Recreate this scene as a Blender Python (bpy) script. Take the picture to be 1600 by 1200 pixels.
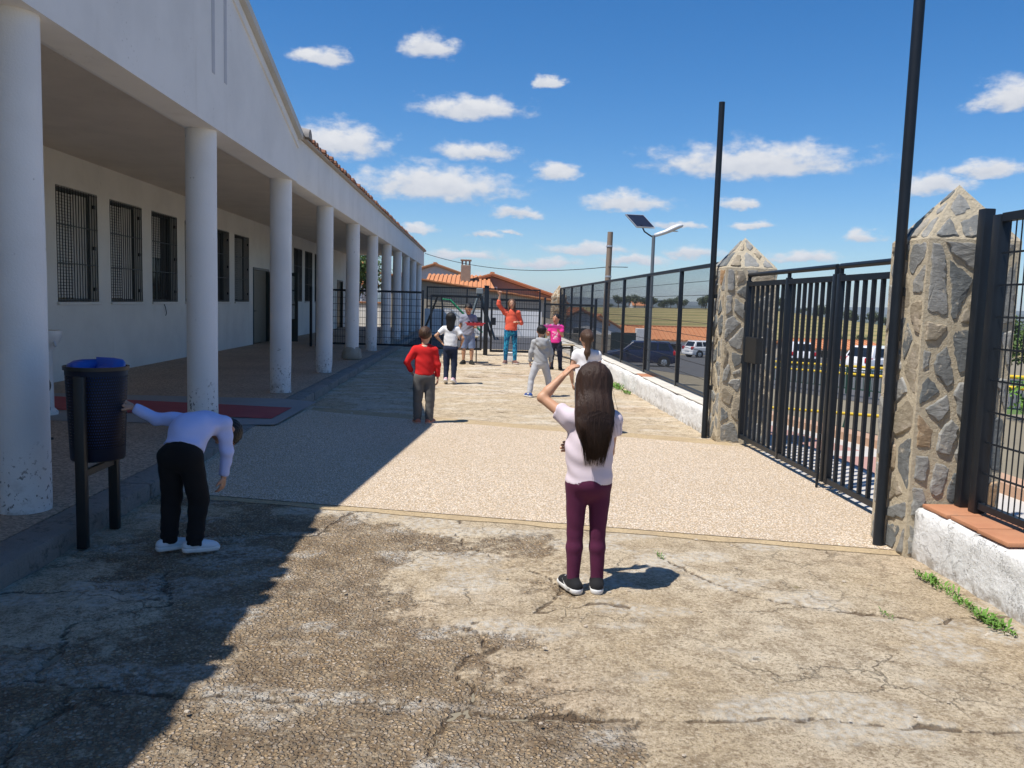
import bpy, bmesh, math, random
import numpy as np
from mathutils import Vector, Matrix

S = bpy.context.scene
for o in list(bpy.data.objects):
    bpy.data.objects.remove(o)
COL = S.collection

# ------------------------------------------------------------------ camera
cd = bpy.data.cameras.new('camera'); cam = bpy.data.objects.new('camera', cd); COL.objects.link(cam)
cd.sensor_width = 36.0; cd.lens = 28.6; cd.clip_start = 0.05; cd.clip_end = 12000
cr = Vector((0.99869361, -0.04148291, 0.02983687)); cu = Vector((-0.02551953, 0.10096784, 0.99456234)); cb = Vector((-0.04426991, -0.99402448, 0.09977731))
cam.matrix_world = Matrix(((cr.x, cu.x, cb.x, 0), (cr.y, cu.y, cb.y, 0), (cr.z, cu.z, cb.z, 1.58), (0, 0, 0, 1)))
S.camera = cam

# ------------------------------------------------------------------ sun, sky, exposure
SUN = Vector((0.42, 0.25, -1.0)).normalized()
sl = bpy.data.lights.new('sun', 'SUN'); sl.energy = 5.0; sl.angle = math.radians(0.53); sl.color = (1, 0.955, 0.88)
so = bpy.data.objects.new('sun', sl); COL.objects.link(so); so.rotation_euler = SUN.to_track_quat('-Z', 'Y').to_euler(); so.location = (-20, -10, 40)
S.view_settings.view_transform = 'Standard'; S.view_settings.look = 'None'; S.view_settings.exposure = 0.27; S.view_settings.gamma = 1.0
S.view_settings.use_curve_mapping = False

W = bpy.data.worlds.new('World'); S.world = W; W.use_nodes = True
nt = W.node_tree; N = nt.nodes; L = nt.links; N.clear()
def wn(t, **k):
    n = N.new(t)
    for a, b in k.items(): setattr(n, a, b)
    return n
def wmath(op, a, b=None, c=None, clamp=False):
    n = wn('ShaderNodeMath', operation=op, use_clamp=clamp)
    for i, v in enumerate((a, b, c)):
        if v is None: continue
        if isinstance(v, (int, float)): n.inputs[i].default_value = v
        else: L.new(v, n.inputs[i])
    return n.outputs[0]
sky = wn('ShaderNodeTexSky', sky_type='NISHITA'); sky.sun_disc = False
sky.sun_elevation = math.radians(64); sky.sun_rotation = math.atan2(-0.42, -0.25); sky.altitude = 500; sky.air_density = 1.0; sky.dust_density = 0.3; sky.ozone_density = 2.2
tc = wn('ShaderNodeTexCoord')
nrm = wn('ShaderNodeVectorMath', operation='NORMALIZE'); L.new(tc.outputs['Generated'], nrm.inputs[0])
sep = wn('ShaderNodeSeparateXYZ'); L.new(nrm.outputs[0], sep.inputs[0])
az = wmath('ARCTAN2', sep.outputs[0], sep.outputs[1]); el = wmath('ARCSINE', sep.outputs[2])
cmb = wn('ShaderNodeCombineXYZ'); L.new(az, cmb.inputs[0]); L.new(el, cmb.inputs[1])
# break the outlines up with two octaves of drift
def wnoise(scale, detail, rough, vec, stretch=1.0):
    m = wn('ShaderNodeVectorMath', operation='MULTIPLY'); L.new(vec, m.inputs[0]); m.inputs[1].default_value = (1, stretch, 1)
    n = wn('ShaderNodeTexNoise'); n.inputs['Scale'].default_value = scale; n.inputs['Detail'].default_value = detail; n.inputs['Roughness'].default_value = rough
    L.new(m.outputs[0], n.inputs['Vector']); return n
n1 = wnoise(26, 6, 0.62, cmb.outputs[0], 1.9)
o1 = wn('ShaderNodeVectorMath', operation='SUBTRACT'); L.new(n1.outputs['Color'], o1.inputs[0]); o1.inputs[1].default_value = (0.5, 0.5, 0.5)
o2 = wn('ShaderNodeVectorMath', operation='MULTIPLY'); L.new(o1.outputs[0], o2.inputs[0]); o2.inputs[1].default_value = (0.055, 0.022, 0)
pw = wn('ShaderNodeVectorMath', operation='ADD'); L.new(cmb.outputs[0], pw.inputs[0]); L.new(o2.outputs[0], pw.inputs[1])
CL = [(-0.191, 0.271, 0.035, 0.0112), (-0.067, 0.291, 0.034, 0.0159), (0.076, 0.257, 0.019, 0.0069), (-0.014, 0.228, 0.065, 0.0154), (-0.172, 0.184, 0.06, 0.0211), (-0.008, 0.178, 0.05, 0.0116), (-0.055, 0.141, 0.096, 0.0235), (0.089, 0.159, 0.031, 0.0132), (0.321, 0.173, 0.113, 0.0224), (0.175, 0.124, 0.053, 0.0118), (0.31, 0.122, 0.023, 0.0079), (0.575, 0.226, 0.034, 0.0183), (0.562, 0.154, 0.034, 0.0115), (0.509, 0.141, 0.033, 0.0146), (0.044, 0.108, 0.031, 0.0068), (-0.077, 0.086, 0.023, 0.0068), (0.004, 0.08, 0.017, 0.0053), (0.037, 0.086, 0.014, 0.0038), (0.322, 0.1, 0.025, 0.0051), (0.443, 0.085, 0.021, 0.0063), (0.129, 0.068, 0.05, 0.0076), (0.183, 0.056, 0.045, 0.0061), (-0.015, 0.058, 0.047, 0.0077), (0.079, 0.05, 0.047, 0.0077), (0.254, 0.065, 0.033, 0.0067), (0.238, 0.098, 0.03, 0.0052), (-0.022, 0.031, 0.055, 0.0062), (0.377, 0.063, 0.041, 0.0065),
      (0.72, 0.2, 0.09, 0.02), (0.9, 0.14, 0.1, 0.018), (-0.5, 0.16, 0.1, 0.022), (1.3, 0.25, 0.12, 0.028), (-1.1, 0.22, 0.13, 0.028), (-1.9, 0.28, 0.14, 0.03), (2.2, 0.25, 0.13, 0.03), (3.0, 0.2, 0.12, 0.025), (0.3, 0.45, 0.09, 0.03)]
cur = None; curv = None
for (a, e, wa, he) in CL:
    m = wn('ShaderNodeVectorMath', operation='MULTIPLY_ADD'); L.new(pw.outputs[0], m.inputs[0]); m.inputs[1].default_value = (0.92 / wa, 0.8 / he, 0); m.inputs[2].default_value = (-a * 0.92 / wa, -(e - he * 0.35) * 0.8 / he, 0)
    sp_ = wn('ShaderNodeSeparateXYZ'); L.new(m.outputs[0], sp_.inputs[0])
    v2 = wmath('MULTIPLY_ADD', wmath('MINIMUM', sp_.outputs[1], 0.0), 0.75, sp_.outputs[1])
    r2 = wmath('MULTIPLY_ADD', v2, v2, wmath('MULTIPLY', sp_.outputs[0], sp_.outputs[0]))
    if cur is None: cur, curv = r2, sp_.outputs[1]
    else:
        lt = wmath('LESS_THAN', r2, cur)
        mx = wn('ShaderNodeMix', data_type='FLOAT'); L.new(lt, mx.inputs[0]); L.new(curv, mx.inputs[2]); L.new(sp_.outputs[1], mx.inputs[3])
        curv = mx.outputs[0]; cur = wmath('MINIMUM', cur, r2)
n2 = wnoise(38, 8, 0.6, cmb.outputs[0], 1.8)
dd = wmath('SQRT', cur)
dens = wmath('SUBTRACT', wmath('MULTIPLY_ADD', n2.outputs['Fac'], 1.5, 0.42), dd)
mask = wn('ShaderNodeMapRange', interpolation_type='SMOOTHSTEP'); L.new(dens, mask.inputs[0])
mask.inputs[1].default_value = 0.0; mask.inputs[2].default_value = 0.78; mask.inputs[3].default_value = 0; mask.inputs[4].default_value = 0.96
shade = wn('ShaderNodeMapRange'); L.new(wmath('MULTIPLY_ADD', n2.outputs['Fac'], 1.6, wmath('ADD', curv, -0.8)), shade.inputs[0])
shade.inputs[1].default_value = -0.9; shade.inputs[2].default_value = 0.55
ccol = wn('ShaderNodeMix', data_type='RGBA'); L.new(shade.outputs[0], ccol.inputs[0])
ccol.inputs[6].default_value = (3.6, 3.9, 4.5, 1); ccol.inputs[7].default_value = (5.7, 5.75, 5.9, 1)
tint = wn('ShaderNodeMix', data_type='RGBA', blend_type='MULTIPLY'); tint.inputs[0].default_value = 1.0; L.new(sky.outputs[0], tint.inputs[6]); tint.inputs[7].default_value = (0.69, 0.78, 0.90, 1)
hs = wn('ShaderNodeHueSaturation'); hs.inputs['Saturation'].default_value = 1.26; L.new(tint.outputs[2], hs.inputs['Color'])
smix = wn('ShaderNodeMix', data_type='RGBA'); L.new(mask.outputs[0], smix.inputs[0]); L.new(hs.outputs[0], smix.inputs[6]); L.new(ccol.outputs[2], smix.inputs[7])
bg = wn('ShaderNodeBackground'); bg.inputs[1].default_value = 0.12; L.new(smix.outputs[2], bg.inputs[0])
wo = wn('ShaderNodeOutputWorld'); L.new(bg.outputs[0], wo.inputs[0])

# ------------------------------------------------------------------ helpers: noise, meshes, objects
def vnoise(x, y, seed=0):
    xi = np.floor(x).astype(np.int64); yi = np.floor(y).astype(np.int64); xf = x - xi; yf = y - yi
    def hsh(a, b):
        n = (a * 374761393 + b * 668265263 + seed * 974711) & 0xffffffff
        n = ((n ^ (n >> 13)) * 1274126177) & 0xffffffff
        return ((n ^ (n >> 16)) & 0xffff) / 65535.0
    u = xf * xf * (3 - 2 * xf); v = yf * yf * (3 - 2 * yf)
    return (hsh(xi, yi) * (1 - u) + hsh(xi + 1, yi) * u) * (1 - v) + (hsh(xi, yi + 1) * (1 - u) + hsh(xi + 1, yi + 1) * u) * v
def fbm(x, y, oct=4, seed=0):
    s = 0; a = 0.5
    for i in range(oct): s = s + a * vnoise(x, y, seed + i); x = x * 2.03; y = y * 2.03; a *= 0.5
    return s

class MB:
    def __init__(s): s.v = []; s.f = []; s.m = []; s.cur = 0
    def add(s, vs, fs):
        b = len(s.v); s.v += [tuple(p) for p in vs]; s.f += [tuple(i + b for i in f) for f in fs]; s.m += [s.cur] * len(fs); return s
    def box(s, x0, x1, y0, y1, z0, z1):
        return s.add([(x, y, z) for x in (x0, x1) for y in (y0, y1) for z in (z0, z1)],
                     [(0, 1, 3, 2), (4, 6, 7, 5), (0, 4, 5, 1), (2, 3, 7, 6), (0, 2, 6, 4), (1, 5, 7, 3)])
    def bbox(s, x0, x1, y0, y1, z0, z1, b=0.01):
        """box with chamfered edges"""
        bm = bmesh.new(); bmesh.ops.create_cube(bm, size=1)
        for v in bm.verts: v.co = Vector(((x0 + x1) / 2 + v.co.x * (x1 - x0), (y0 + y1) / 2 + v.co.y * (y1 - y0), (z0 + z1) / 2 + v.co.z * (z1 - z0)))
        bmesh.ops.bevel(bm, geom=bm.edges[:], offset=b, segments=2, affect='EDGES', profile=0.5)
        bm.verts.index_update(); s.add([v.co[:] for v in bm.verts], [[v.index for v in f.verts] for f in bm.faces]); bm.free(); return s
    def frame(s, a, b):
        a = Vector(a); b = Vector(b); d = (b - a).normalized(); up = Vector((0, 0, 1)) if abs(d.z) < 0.95 else Vector((0, 1, 0))
        e = d.cross(up).normalized(); return a, b, e, e.cross(d).normalized()
    def bar(s, a, b, w, h=None):
        h = h or w; a, b, e, u = s.frame(a, b)
        vs = [p + e * (i * w / 2) + u * (j * h / 2) for p in (a, b) for i, j in ((-1, -1), (1, -1), (1, 1), (-1, 1))]
        return s.add(vs, [(0, 1, 5, 4), (1, 2, 6, 5), (2, 3, 7, 6), (3, 0, 4, 7), (3, 2, 1, 0), (4, 5, 6, 7)])
    def tube(s, a, b, r, r2=None, n=10, caps=True):
        r2 = r if r2 is None else r2; a, b, e, u = s.frame(a, b); vs = []
        for p, q in ((a, r), (b, r2)):
            vs += [p + (e * math.cos(2 * math.pi * i / n) + u * math.sin(2 * math.pi * i / n)) * q for i in range(n)]
        fs = [(i, (i + 1) % n, n + (i + 1) % n, n + i) for i in range(n)]
        if caps: fs += [tuple(range(n))[::-1], tuple(range(n, 2 * n))]
        return s.add(vs, fs)
    def path(s, pts, r, n=8, rs=None):
        pts = [Vector(p) for p in pts]; vs = []; k = len(pts); pe = None
        for i, p in enumerate(pts):
            d = (pts[min(i + 1, k - 1)] - pts[max(i - 1, 0)]).normalized()
            if pe is None:
                up = Vector((0, 0, 1)) if abs(d.z) < 0.9 else Vector((0, 1, 0)); e = d.cross(up).normalized()
            else: e = (pe - d * pe.dot(d)).normalized()
            pe = e; u = e.cross(d); rr = rs[i] if rs else r
            vs += [p + (e * math.cos(2 * math.pi * j / n) + u * math.sin(2 * math.pi * j / n)) * rr for j in range(n)]
        fs = [(i * n + j, i * n + (j + 1) % n, (i + 1) * n + (j + 1) % n, (i + 1) * n + j) for i in range(k - 1) for j in range(n)]
        fs += [tuple(range(n))[::-1], tuple(range((k - 1) * n, k * n))]
        return s.add(vs, fs)
    def lathe(s, prof, c=(0, 0, 0), n=24, closed=False):
        vs = [(c[0] + r * math.cos(2 * math.pi * i / n), c[1] + r * math.sin(2 * math.pi * i / n), c[2] + z) for r, z in prof for i in range(n)]
        k = len(prof); fs = [(a * n + i, a * n + (i + 1) % n, (a + 1) * n + (i + 1) % n, (a + 1) * n + i) for a in range(k - 1) for i in range(n)]
        if not closed: fs += [tuple(range(n))[::-1], tuple(range((k - 1) * n, k * n))]
        return s.add(vs, fs)
    def prism(s, pts, d):
        """flat polygon pts (3D, in order) pushed along vector d"""
        n = len(pts); d = Vector(d); vs = [Vector(p) for p in pts] + [Vector(p) + d for p in pts]
        return s.add(vs, [tuple(range(n))[::-1], tuple(range(n, 2 * n))] + [(i, (i + 1) % n, n + (i + 1) % n, n + i) for i in range(n)])
    def mesh(s, name, smooth=False):
        me = bpy.data.meshes.new(name); me.from_pydata(s.v, [], s.f); me.update()
        if any(s.m): me.polygons.foreach_set('material_index', s.m)
        bm = bmesh.new(); bm.from_mesh(me); bmesh.ops.recalc_face_normals(bm, faces=bm.faces); bm.to_mesh(me); bm.free()
        if smooth:
            me.polygons.foreach_set('use_smooth', [True] * len(me.polygons))
            if smooth != 'all' and hasattr(me, 'set_sharp_from_angle'): me.set_sharp_from_angle(angle=math.radians(38))
        return me

def obj(name, mb, mat, parent=None, smooth=False, local=False):
    me = mb.mesh(name, smooth) if isinstance(mb, MB) else mb
    if mat and not me.materials:
        for m in (mat if isinstance(mat, (list, tuple)) else [mat]): me.materials.append(m)
    o = bpy.data.objects.new(name, me); COL.objects.link(o)
    if parent:
        o.parent = parent
        if parent.type == 'EMPTY' and not local: o.matrix_parent_inverse = Matrix.Translation(-Vector(parent.location))
    return o
def tag(o, label, cat, group=None):
    o['label'] = label; o['category'] = cat
    if group: o['group'] = group
    return o
def thing(name, label, cat, loc=(0, 0, 0), rz=0, group=None):
    o = bpy.data.objects.new(name, None); COL.objects.link(o); o.location = loc; o.rotation_euler = (0, 0, rz); o.empty_display_size = 0.2
    return tag(o, label, cat, group)
def struct(name, mb, mat, kind='structure', smooth=False):
    o = obj(name, mb, mat, None, smooth); o['kind'] = kind; return o
def copy_tree(o, parent=None):
    c = o.copy(); COL.objects.link(c)
    if parent: c.parent = parent
    for ch in o.children: copy_tree(ch, c)
    return c

# ------------------------------------------------------------------ materials
class NT:
    def __init__(s, name):
        s.mat = bpy.data.materials.new(name); s.mat.use_nodes = True; s.t = s.mat.node_tree; s.b = s.t.nodes['Principled BSDF']
        s.tc = s.t.nodes.new('ShaderNodeTexCoord').outputs['Object']
    def n(s, t, **k):
        n = s.t.nodes.new(t)
        for a, b in k.items(): setattr(n, a, b)
        return n
    def put(s, sock, v):
        if isinstance(v, (int, float)): sock.default_value = v
        elif isinstance(v, (tuple, list)): sock.default_value = tuple(v) + ((1,) if len(v) == 3 and sock.type == 'RGBA' else ())
        else: s.t.links.new(v, sock)
    def noise(s, scale, detail=4, rough=0.55, vec=None, dist=0.0, out='Fac'):
        n = s.n('ShaderNodeTexNoise'); s.put(n.inputs['Vector'], vec or s.tc)
        n.inputs['Scale'].default_value = scale; n.inputs['Detail'].default_value = detail; n.inputs['Roughness'].default_value = rough; n.inputs['Distortion'].default_value = dist
        return n.outputs[out]
    def voro(s, scale, feature='F1', vec=None, out='Distance', rnd=1.0):
        n = s.n('ShaderNodeTexVoronoi', feature=feature); s.put(n.inputs['Vector'], vec or s.tc); n.inputs['Scale'].default_value = scale; n.inputs['Randomness'].default_value = rnd
        return n.outputs[out]
    def ramp(s, f, a, b, lo=0.0, hi=1.0, smooth=True):
        n = s.n('ShaderNodeMapRange', interpolation_type='SMOOTHSTEP' if smooth else 'LINEAR'); s.put(n.inputs[0], f)
        for i, v in zip((1, 2, 3, 4), (a, b, lo, hi)): n.inputs[i].default_value = v
        return n.outputs[0]
    def mix(s, f, a, b, blend='MIX'):
        n = s.n('ShaderNodeMix', data_type='RGBA', blend_type=blend); s.put(n.inputs[0], f); s.put(n.inputs[6], a); s.put(n.inputs[7], b); return n.outputs[2]
    def math(s, op, a, b=0.0):
        n = s.n('ShaderNodeMath', operation=op); s.put(n.inputs[0], a); s.put(n.inputs[1], b); return n.outputs[0]
    def vadd(s, v, w, sc):
        m = s.n('ShaderNodeVectorMath', operation='MULTIPLY_ADD'); s.put(m.inputs[0], w); m.inputs[1].default_value = (sc, sc, sc); s.put(m.inputs[2], v); return m.outputs[0]
    def vmul(s, v, w):
        m = s.n('ShaderNodeVectorMath', operation='MULTIPLY'); s.put(m.inputs[0], v); m.inputs[1].default_value = w; return m.outputs[0]
    def xyz(s, v=None):
        n = s.n('ShaderNodeSeparateXYZ'); s.put(n.inputs[0], v or s.tc); return n.outputs
    def attr(s, name):
        return s.n('ShaderNodeAttribute', attribute_name=name).outputs['Fac']
    def rand(s): return s.n('ShaderNodeObjectInfo').outputs['Random']
    def hsv(s, col, h=0.5, sa=1.0, v=1.0):
        n = s.n('ShaderNodeHueSaturation'); s.put(n.inputs['Hue'], h); s.put(n.inputs['Saturation'], sa); s.put(n.inputs['Value'], v); s.put(n.inputs['Color'], col); return n.outputs[0]
    def bump(s, h, strength=0.3, dist=0.01, normal=None):
        n = s.n('ShaderNodeBump'); n.inputs['Strength'].default_value = strength; n.inputs['Distance'].default_value = dist; s.put(n.inputs['Height'], h)
        if normal: s.put(n.inputs['Normal'], normal)
        return n.outputs[0]
    def out(s, col, rough=0.8, normal=None, spec=None, metal=None):
        s.put(s.b.inputs['Base Color'], col); s.put(s.b.inputs['Roughness'], rough)
        if normal is not None: s.put(s.b.inputs['Normal'], normal)
        if spec is not None: s.put(s.b.inputs['Specular IOR Level'], spec)
        if metal is not None: s.put(s.b.inputs['Metallic'], metal)
        return s.mat
def plain(name, col, rough=0.6, var=0.15, scale=6, bump=0.1, bscale=40, spec=None, metal=None):
    t = NT(name); d = tuple(c * (1 - var) for c in col); e = tuple(min(1, c * (1 + var)) for c in col)
    c = t.mix(t.noise(scale, 5), d, e)
    return t.out(c, rough, t.bump(t.noise(bscale, 4), bump, 0.004), spec, metal)
def wall_paint(name, col, dirt=(0.33, 0.29, 0.23), low=0.0):
    t = NT(name); x, y, z = t.xyz()
    c = t.mix(t.ramp(t.noise(1.3, 6, 0.6), 0.35, 0.75), col, tuple(k * 0.9 for k in col))
    st = t.noise(1.0, 5, 0.6, t.vmul(t.tc, (3.0, 3.0, 0.35)))
    c = t.mix(t.ramp(st, 0.58, 0.82, 0, 0.22), c, dirt)
    chips = t.math('MULTIPLY', t.ramp(t.noise(38, 3, 0.6), 0.66, 0.70), t.ramp(t.noise(2.2, 3), 0.5, 0.62))
    c = t.mix(t.math('MULTIPLY', chips, 0.75), c, (0.16, 0.14, 0.12))
    return t.out(c, 0.85, t.bump(t.noise(55, 6, 0.7), 0.22, 0.006), 0.2)
def fabric(name, col, var=0.1, rough=0.9, bump=0.25, sheen=0.03):
    t = NT(name); c = t.mix(t.noise(14, 5), tuple(k * (1 - var) for k in col), tuple(min(1, k * (1 + var)) for k in col))
    m = t.out(c, rough, t.bump(t.noise(420, 2), bump, 0.001), 0.15)
    t.b.inputs['Sheen Weight'].default_value = sheen; return m

M = {}
M['white'] = wall_paint('white render', (0.80, 0.79, 0.78))
M['column'] = wall_paint('column paint', (0.76, 0.76, 0.77))
M['ceiling'] = wall_paint('ceiling paint', (0.70, 0.63, 0.55))
M['backwall'] = wall_paint('portico wall paint', (0.74, 0.72, 0.68))
M['metal'] = plain('anthracite paint', (0.011, 0.015, 0.021), 0.42, 0.3, 12, 0.05, spec=0.3)
M['dark'] = plain('black paint', (0.012, 0.013, 0.014), 0.45)
M['doorgreen'] = plain('dark green door paint', (0.022, 0.035, 0.034), 0.4)
M['doorpanel'] = plain('beige door panel', (0.25, 0.22, 0.17), 0.55)
M['blind'] = plain('grey blind slats', (0.58, 0.56, 0.52), 0.6)
M['alu'] = plain('aluminium', (0.55, 0.56, 0.57), 0.35, 0.08, metal=0.6)
M['plastic_grey'] = plain('pale grey lamp housing', (0.6, 0.61, 0.62), 0.4)
M['yellow'] = plain('yellow rail paint', (0.75, 0.52, 0.03), 0.4, 0.12)
M['green_steel'] = plain('green steel paint', (0.01, 0.055, 0.035), 0.45)
t = NT('window glass'); M['glass'] = t.out((0.012, 0.015, 0.018), 0.06, None, 0.6)
t = NT('wood pole')
M['wood'] = t.out(t.mix(t.noise(3, 6, 0.7, t.vmul(t.tc, (9, 9, 0.6))), (0.16, 0.11, 0.075), (0.34, 0.26, 0.19)), 0.85, t.bump(t.noise(5, 6, 0.7, t.vmul(t.tc, (14, 14, 0.7))), 0.5, 0.01))
t = NT('terracotta')
c = t.mix(t.noise(5, 5), (0.33, 0.13, 0.065), (0.52, 0.25, 0.13)); c = t.mix(t.ramp(t.noise(2.3, 6, 0.7), 0.5, 0.7, 0, 0.7), c, (0.2, 0.15, 0.11))
M['terra'] = t.out(c, 0.85, t.bump(t.noise(30, 5), 0.4, 0.006))
t = NT('bright roof tile')
c = t.mix(t.noise(1.2, 6, 0.7), (0.42, 0.15, 0.06), (0.62, 0.28, 0.12)); c = t.mix(t.ramp(t.noise(9, 5, 0.7), 0.55, 0.75, 0, 0.6), c, (0.3, 0.2, 0.12))
M['rooftile'] = t.out(c, 0.85, t.bump(t.noise(20, 4), 0.4, 0.02))
t = NT('old beige masonry')
c = t.mix(t.noise(0.8, 7, 0.7), (0.32, 0.28, 0.22), (0.5, 0.45, 0.37)); c = t.mix(t.ramp(t.noise(3, 6, 0.7, t.vmul(t.tc, (1, 1, 0.4))), 0.55, 0.75, 0, 0.6), c, (0.2, 0.18, 0.15))
M['oldwall'] = t.out(c, 0.9, t.bump(t.noise(8, 6, 0.7), 0.5, 0.03))
M['brownwall'] = plain('brown gable render', (0.27, 0.18, 0.14), 0.9, 0.2, 3, 0.3, 20)
t = NT('mortar')
c = t.mix(t.noise(14, 6, 0.7), (0.46, 0.385, 0.265), (0.70, 0.61, 0.46))
M['mortar'] = t.out(c, 0.95, t.bump(t.noise(32, 6, 0.75), 1.0, 0.03), 0.1)
t = NT('slate stone'); r = t.rand()
c = t.mix(t.ramp(r, 0.0, 0.55), (0.12, 0.13, 0.13), (0.25, 0.245, 0.225)); c = t.mix(t.ramp(r, 0.70, 0.85), c, (0.28, 0.235, 0.165)); c = t.mix(t.ramp(r, 0.90, 0.98), c, (0.36, 0.22, 0.11))
off = t.vadd(t.tc, t.n('ShaderNodeObjectInfo').outputs['Location'], 3.0)
c = t.mix(t.ramp(t.noise(9, 7, 0.7), 0.42, 0.75, 0, 0.75), c, t.hsv(c, 0.49, 0.8, 1.75)); c = t.mix(t.ramp(t.noise(5, 6, 0.7), 0.62, 0.74, 0, 0.7), c, (0.34, 0.2, 0.1))
c = t.mix(t.ramp(t.noise(24, 6, 0.75), 0.6, 0.75, 0, 0.5), c, (0.06, 0.06, 0.055))
sm_ = t.ramp(t.noise(13, 6, 0.72, t.vadd(t.tc, t.noise(3, 2, out='Color'), 0.2)), 0.57, 0.68, 0, 0.8); c = t.mix(sm_, c, (0.52, 0.45, 0.34))
M['stone'] = t.out(c, 0.85, t.bump(t.noise(16, 8, 0.7, t.vmul(t.tc, (1, 1, 2.2))), 0.7, 0.02), 0.3)
# worn whitewash on the low wall
t = NT('flaking whitewash'); x, y, z = t.xyz()
c = t.mix(t.noise(3, 6, 0.65), (0.66, 0.65, 0.62), (0.82, 0.82, 0.81))
warp = t.vadd(t.tc, t.noise(4, 5, 0.7, out='Color'), 0.45)
crk = t.ramp(t.voro(2.6, 'DISTANCE_TO_EDGE', warp), 0.0, 0.012, 1, 0)
fl = t.math('MULTIPLY', t.ramp(t.noise(11, 8, 0.75), 0.55, 0.66), t.ramp(t.noise(2.0, 4), 0.42, 0.62))
low_ = t.math('MULTIPLY', t.ramp(z, 0.02, 0.10, 1, 0), t.ramp(t.noise(13, 6, 0.7), 0.4, 0.6))
c = t.mix(t.math('MULTIPLY', crk, t.ramp(t.noise(2.5, 3), 0.42, 0.6, 0, 0.6)), c, (0.28, 0.25, 0.21)); c = t.mix(t.math('MULTIPLY', fl, 0.8), c, (0.30, 0.27, 0.23)); c = t.mix(t.math('MULTIPLY', low_, 0.7), c, (0.28, 0.23, 0.17))
h = t.math('SUBTRACT', t.noise(14, 8, 0.7), t.math('MULTIPLY', t.math('ADD', crk, fl), 0.35))
M['whitewash'] = t.out(c, 0.92, t.bump(h, 0.8, 0.03), 0.15)
# ------------------------------------------------------------------ the ground
def zs(y):      # the street outside falls away from the school
    y = np.asarray(y, float)
    return np.where(y < 9, 0.0, np.where(y < 48, -0.05 * (y - 9), np.maximum(-1.95 - 0.035 * (y - 48), -3.6)))
def terrain(x, y):
    street = np.clip((x - 3.15) / 0.25, 0, 1)
    z = -0.03 + zs(y) * np.where(y > 75, 1.0, street)
    # vine slope across the valley
    d = y + 0.12 * x
    crest = 1.6 - 0.12 * np.clip(x - 70, 0, 400) - 0.02 * np.clip(60 - x, 0, 400)
    k = np.clip((d - 112) / 92, 0, 1); k = k * k * (3 - 2 * k)
    fall = np.clip((d - 215) / 250, 0, 1)
    z = np.where(y > 95, z + k * (crest + 3.6) - fall * 40, z)
    w = np.clip((y - 75) / 40, 0, 1) * np.clip((25 - x) / 60, 0, 1)
    return z - w * 6 * np.clip((y - 75) / 150, 0, 1)
xs = np.unique(np.concatenate([np.linspace(-2500, -60, 14), np.linspace(-60, 3.15, 14), [3.4, 4, 5, 7, 9], np.linspace(10, 180, 50), np.linspace(200, 2500, 16)]))
ys = np.unique(np.concatenate([np.linspace(-300, 0, 8), np.linspace(0, 110, 45), np.linspace(112, 300, 60), np.linspace(330, 3500, 12)]))
XX, YY = np.meshgrid(xs, ys, indexing='ij'); ZZ = terrain(XX, YY); ZZ = np.where(YY > 480, np.minimum(ZZ, -38), ZZ)
g = MB(); ny = len(ys)
g.add(list(zip(XX.ravel(), YY.ravel(), ZZ.ravel())), [(i * ny + j, (i + 1) * ny + j, (i + 1) * ny + j + 1, i * ny + j + 1) for i in range(len(xs) - 1) for j in range(ny - 1)])
t = NT('countryside'); x, y, z = t.xyz()
dry = t.mix(t.noise(0.05, 6, 0.6), (0.26, 0.20, 0.085), (0.34, 0.28, 0.13))
vine = t.ramp(t.math('SINE', t.math('ADD', t.math('MULTIPLY', y, 0.95), t.math('MULTIPLY', t.noise(0.04, 3), 9))), 0.15, 0.8)
dry = t.mix(t.math('MULTIPLY', vine, 0.65), dry, (0.11, 0.13, 0.045))
near = t.mix(t.noise(0.6, 6, 0.6), (0.19, 0.165, 0.12), (0.27, 0.235, 0.17)); c = t.mix(t.ramp(y, 96, 108), near, dry)
M['country'] = t.out(c, 0.95, t.bump(t.noise(2.0, 5), 0.4, 0.1), 0.1)
struct('ground', g, M['country'], smooth=True)

# far ridges
t = NT('wooded ridge'); M['ridge'] = t.out(t.mix(t.noise(0.012, 6, 0.65), (0.03, 0.05, 0.035), (0.10, 0.11, 0.07)), 0.95, None, 0.1)
for (dist, amp, base, sd) in ((900, 16, -6, 3), (2100, 46, -2, 8), (3400, 62, 18, 15)):
    m = MB(); n = 120; v = []
    for i in range(n):
        a = -1.4 + 2.8 * i / (n - 1); xx = dist * math.sin(a); yy = dist * math.cos(a)
        h = float(fbm(np.array(a * 5.0 + sd), np.array(sd * 1.7), 5, sd)); top = base + amp * (h - 0.35) * 1.2
        for (q, zz) in ((0.86, -60), (0.95, -20 + top * 0.4), (1.0, top), (1.08, -60)): v.append((xx * q, yy * q, zz))
    m.add(v, [(i * 4 + k, i * 4 + k + 1, i * 4 + k + 5, i * 4 + k + 4) for i in range(n - 1) for k in range(3)])
    struct('hills', m, M['ridge'], smooth='all')

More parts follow.
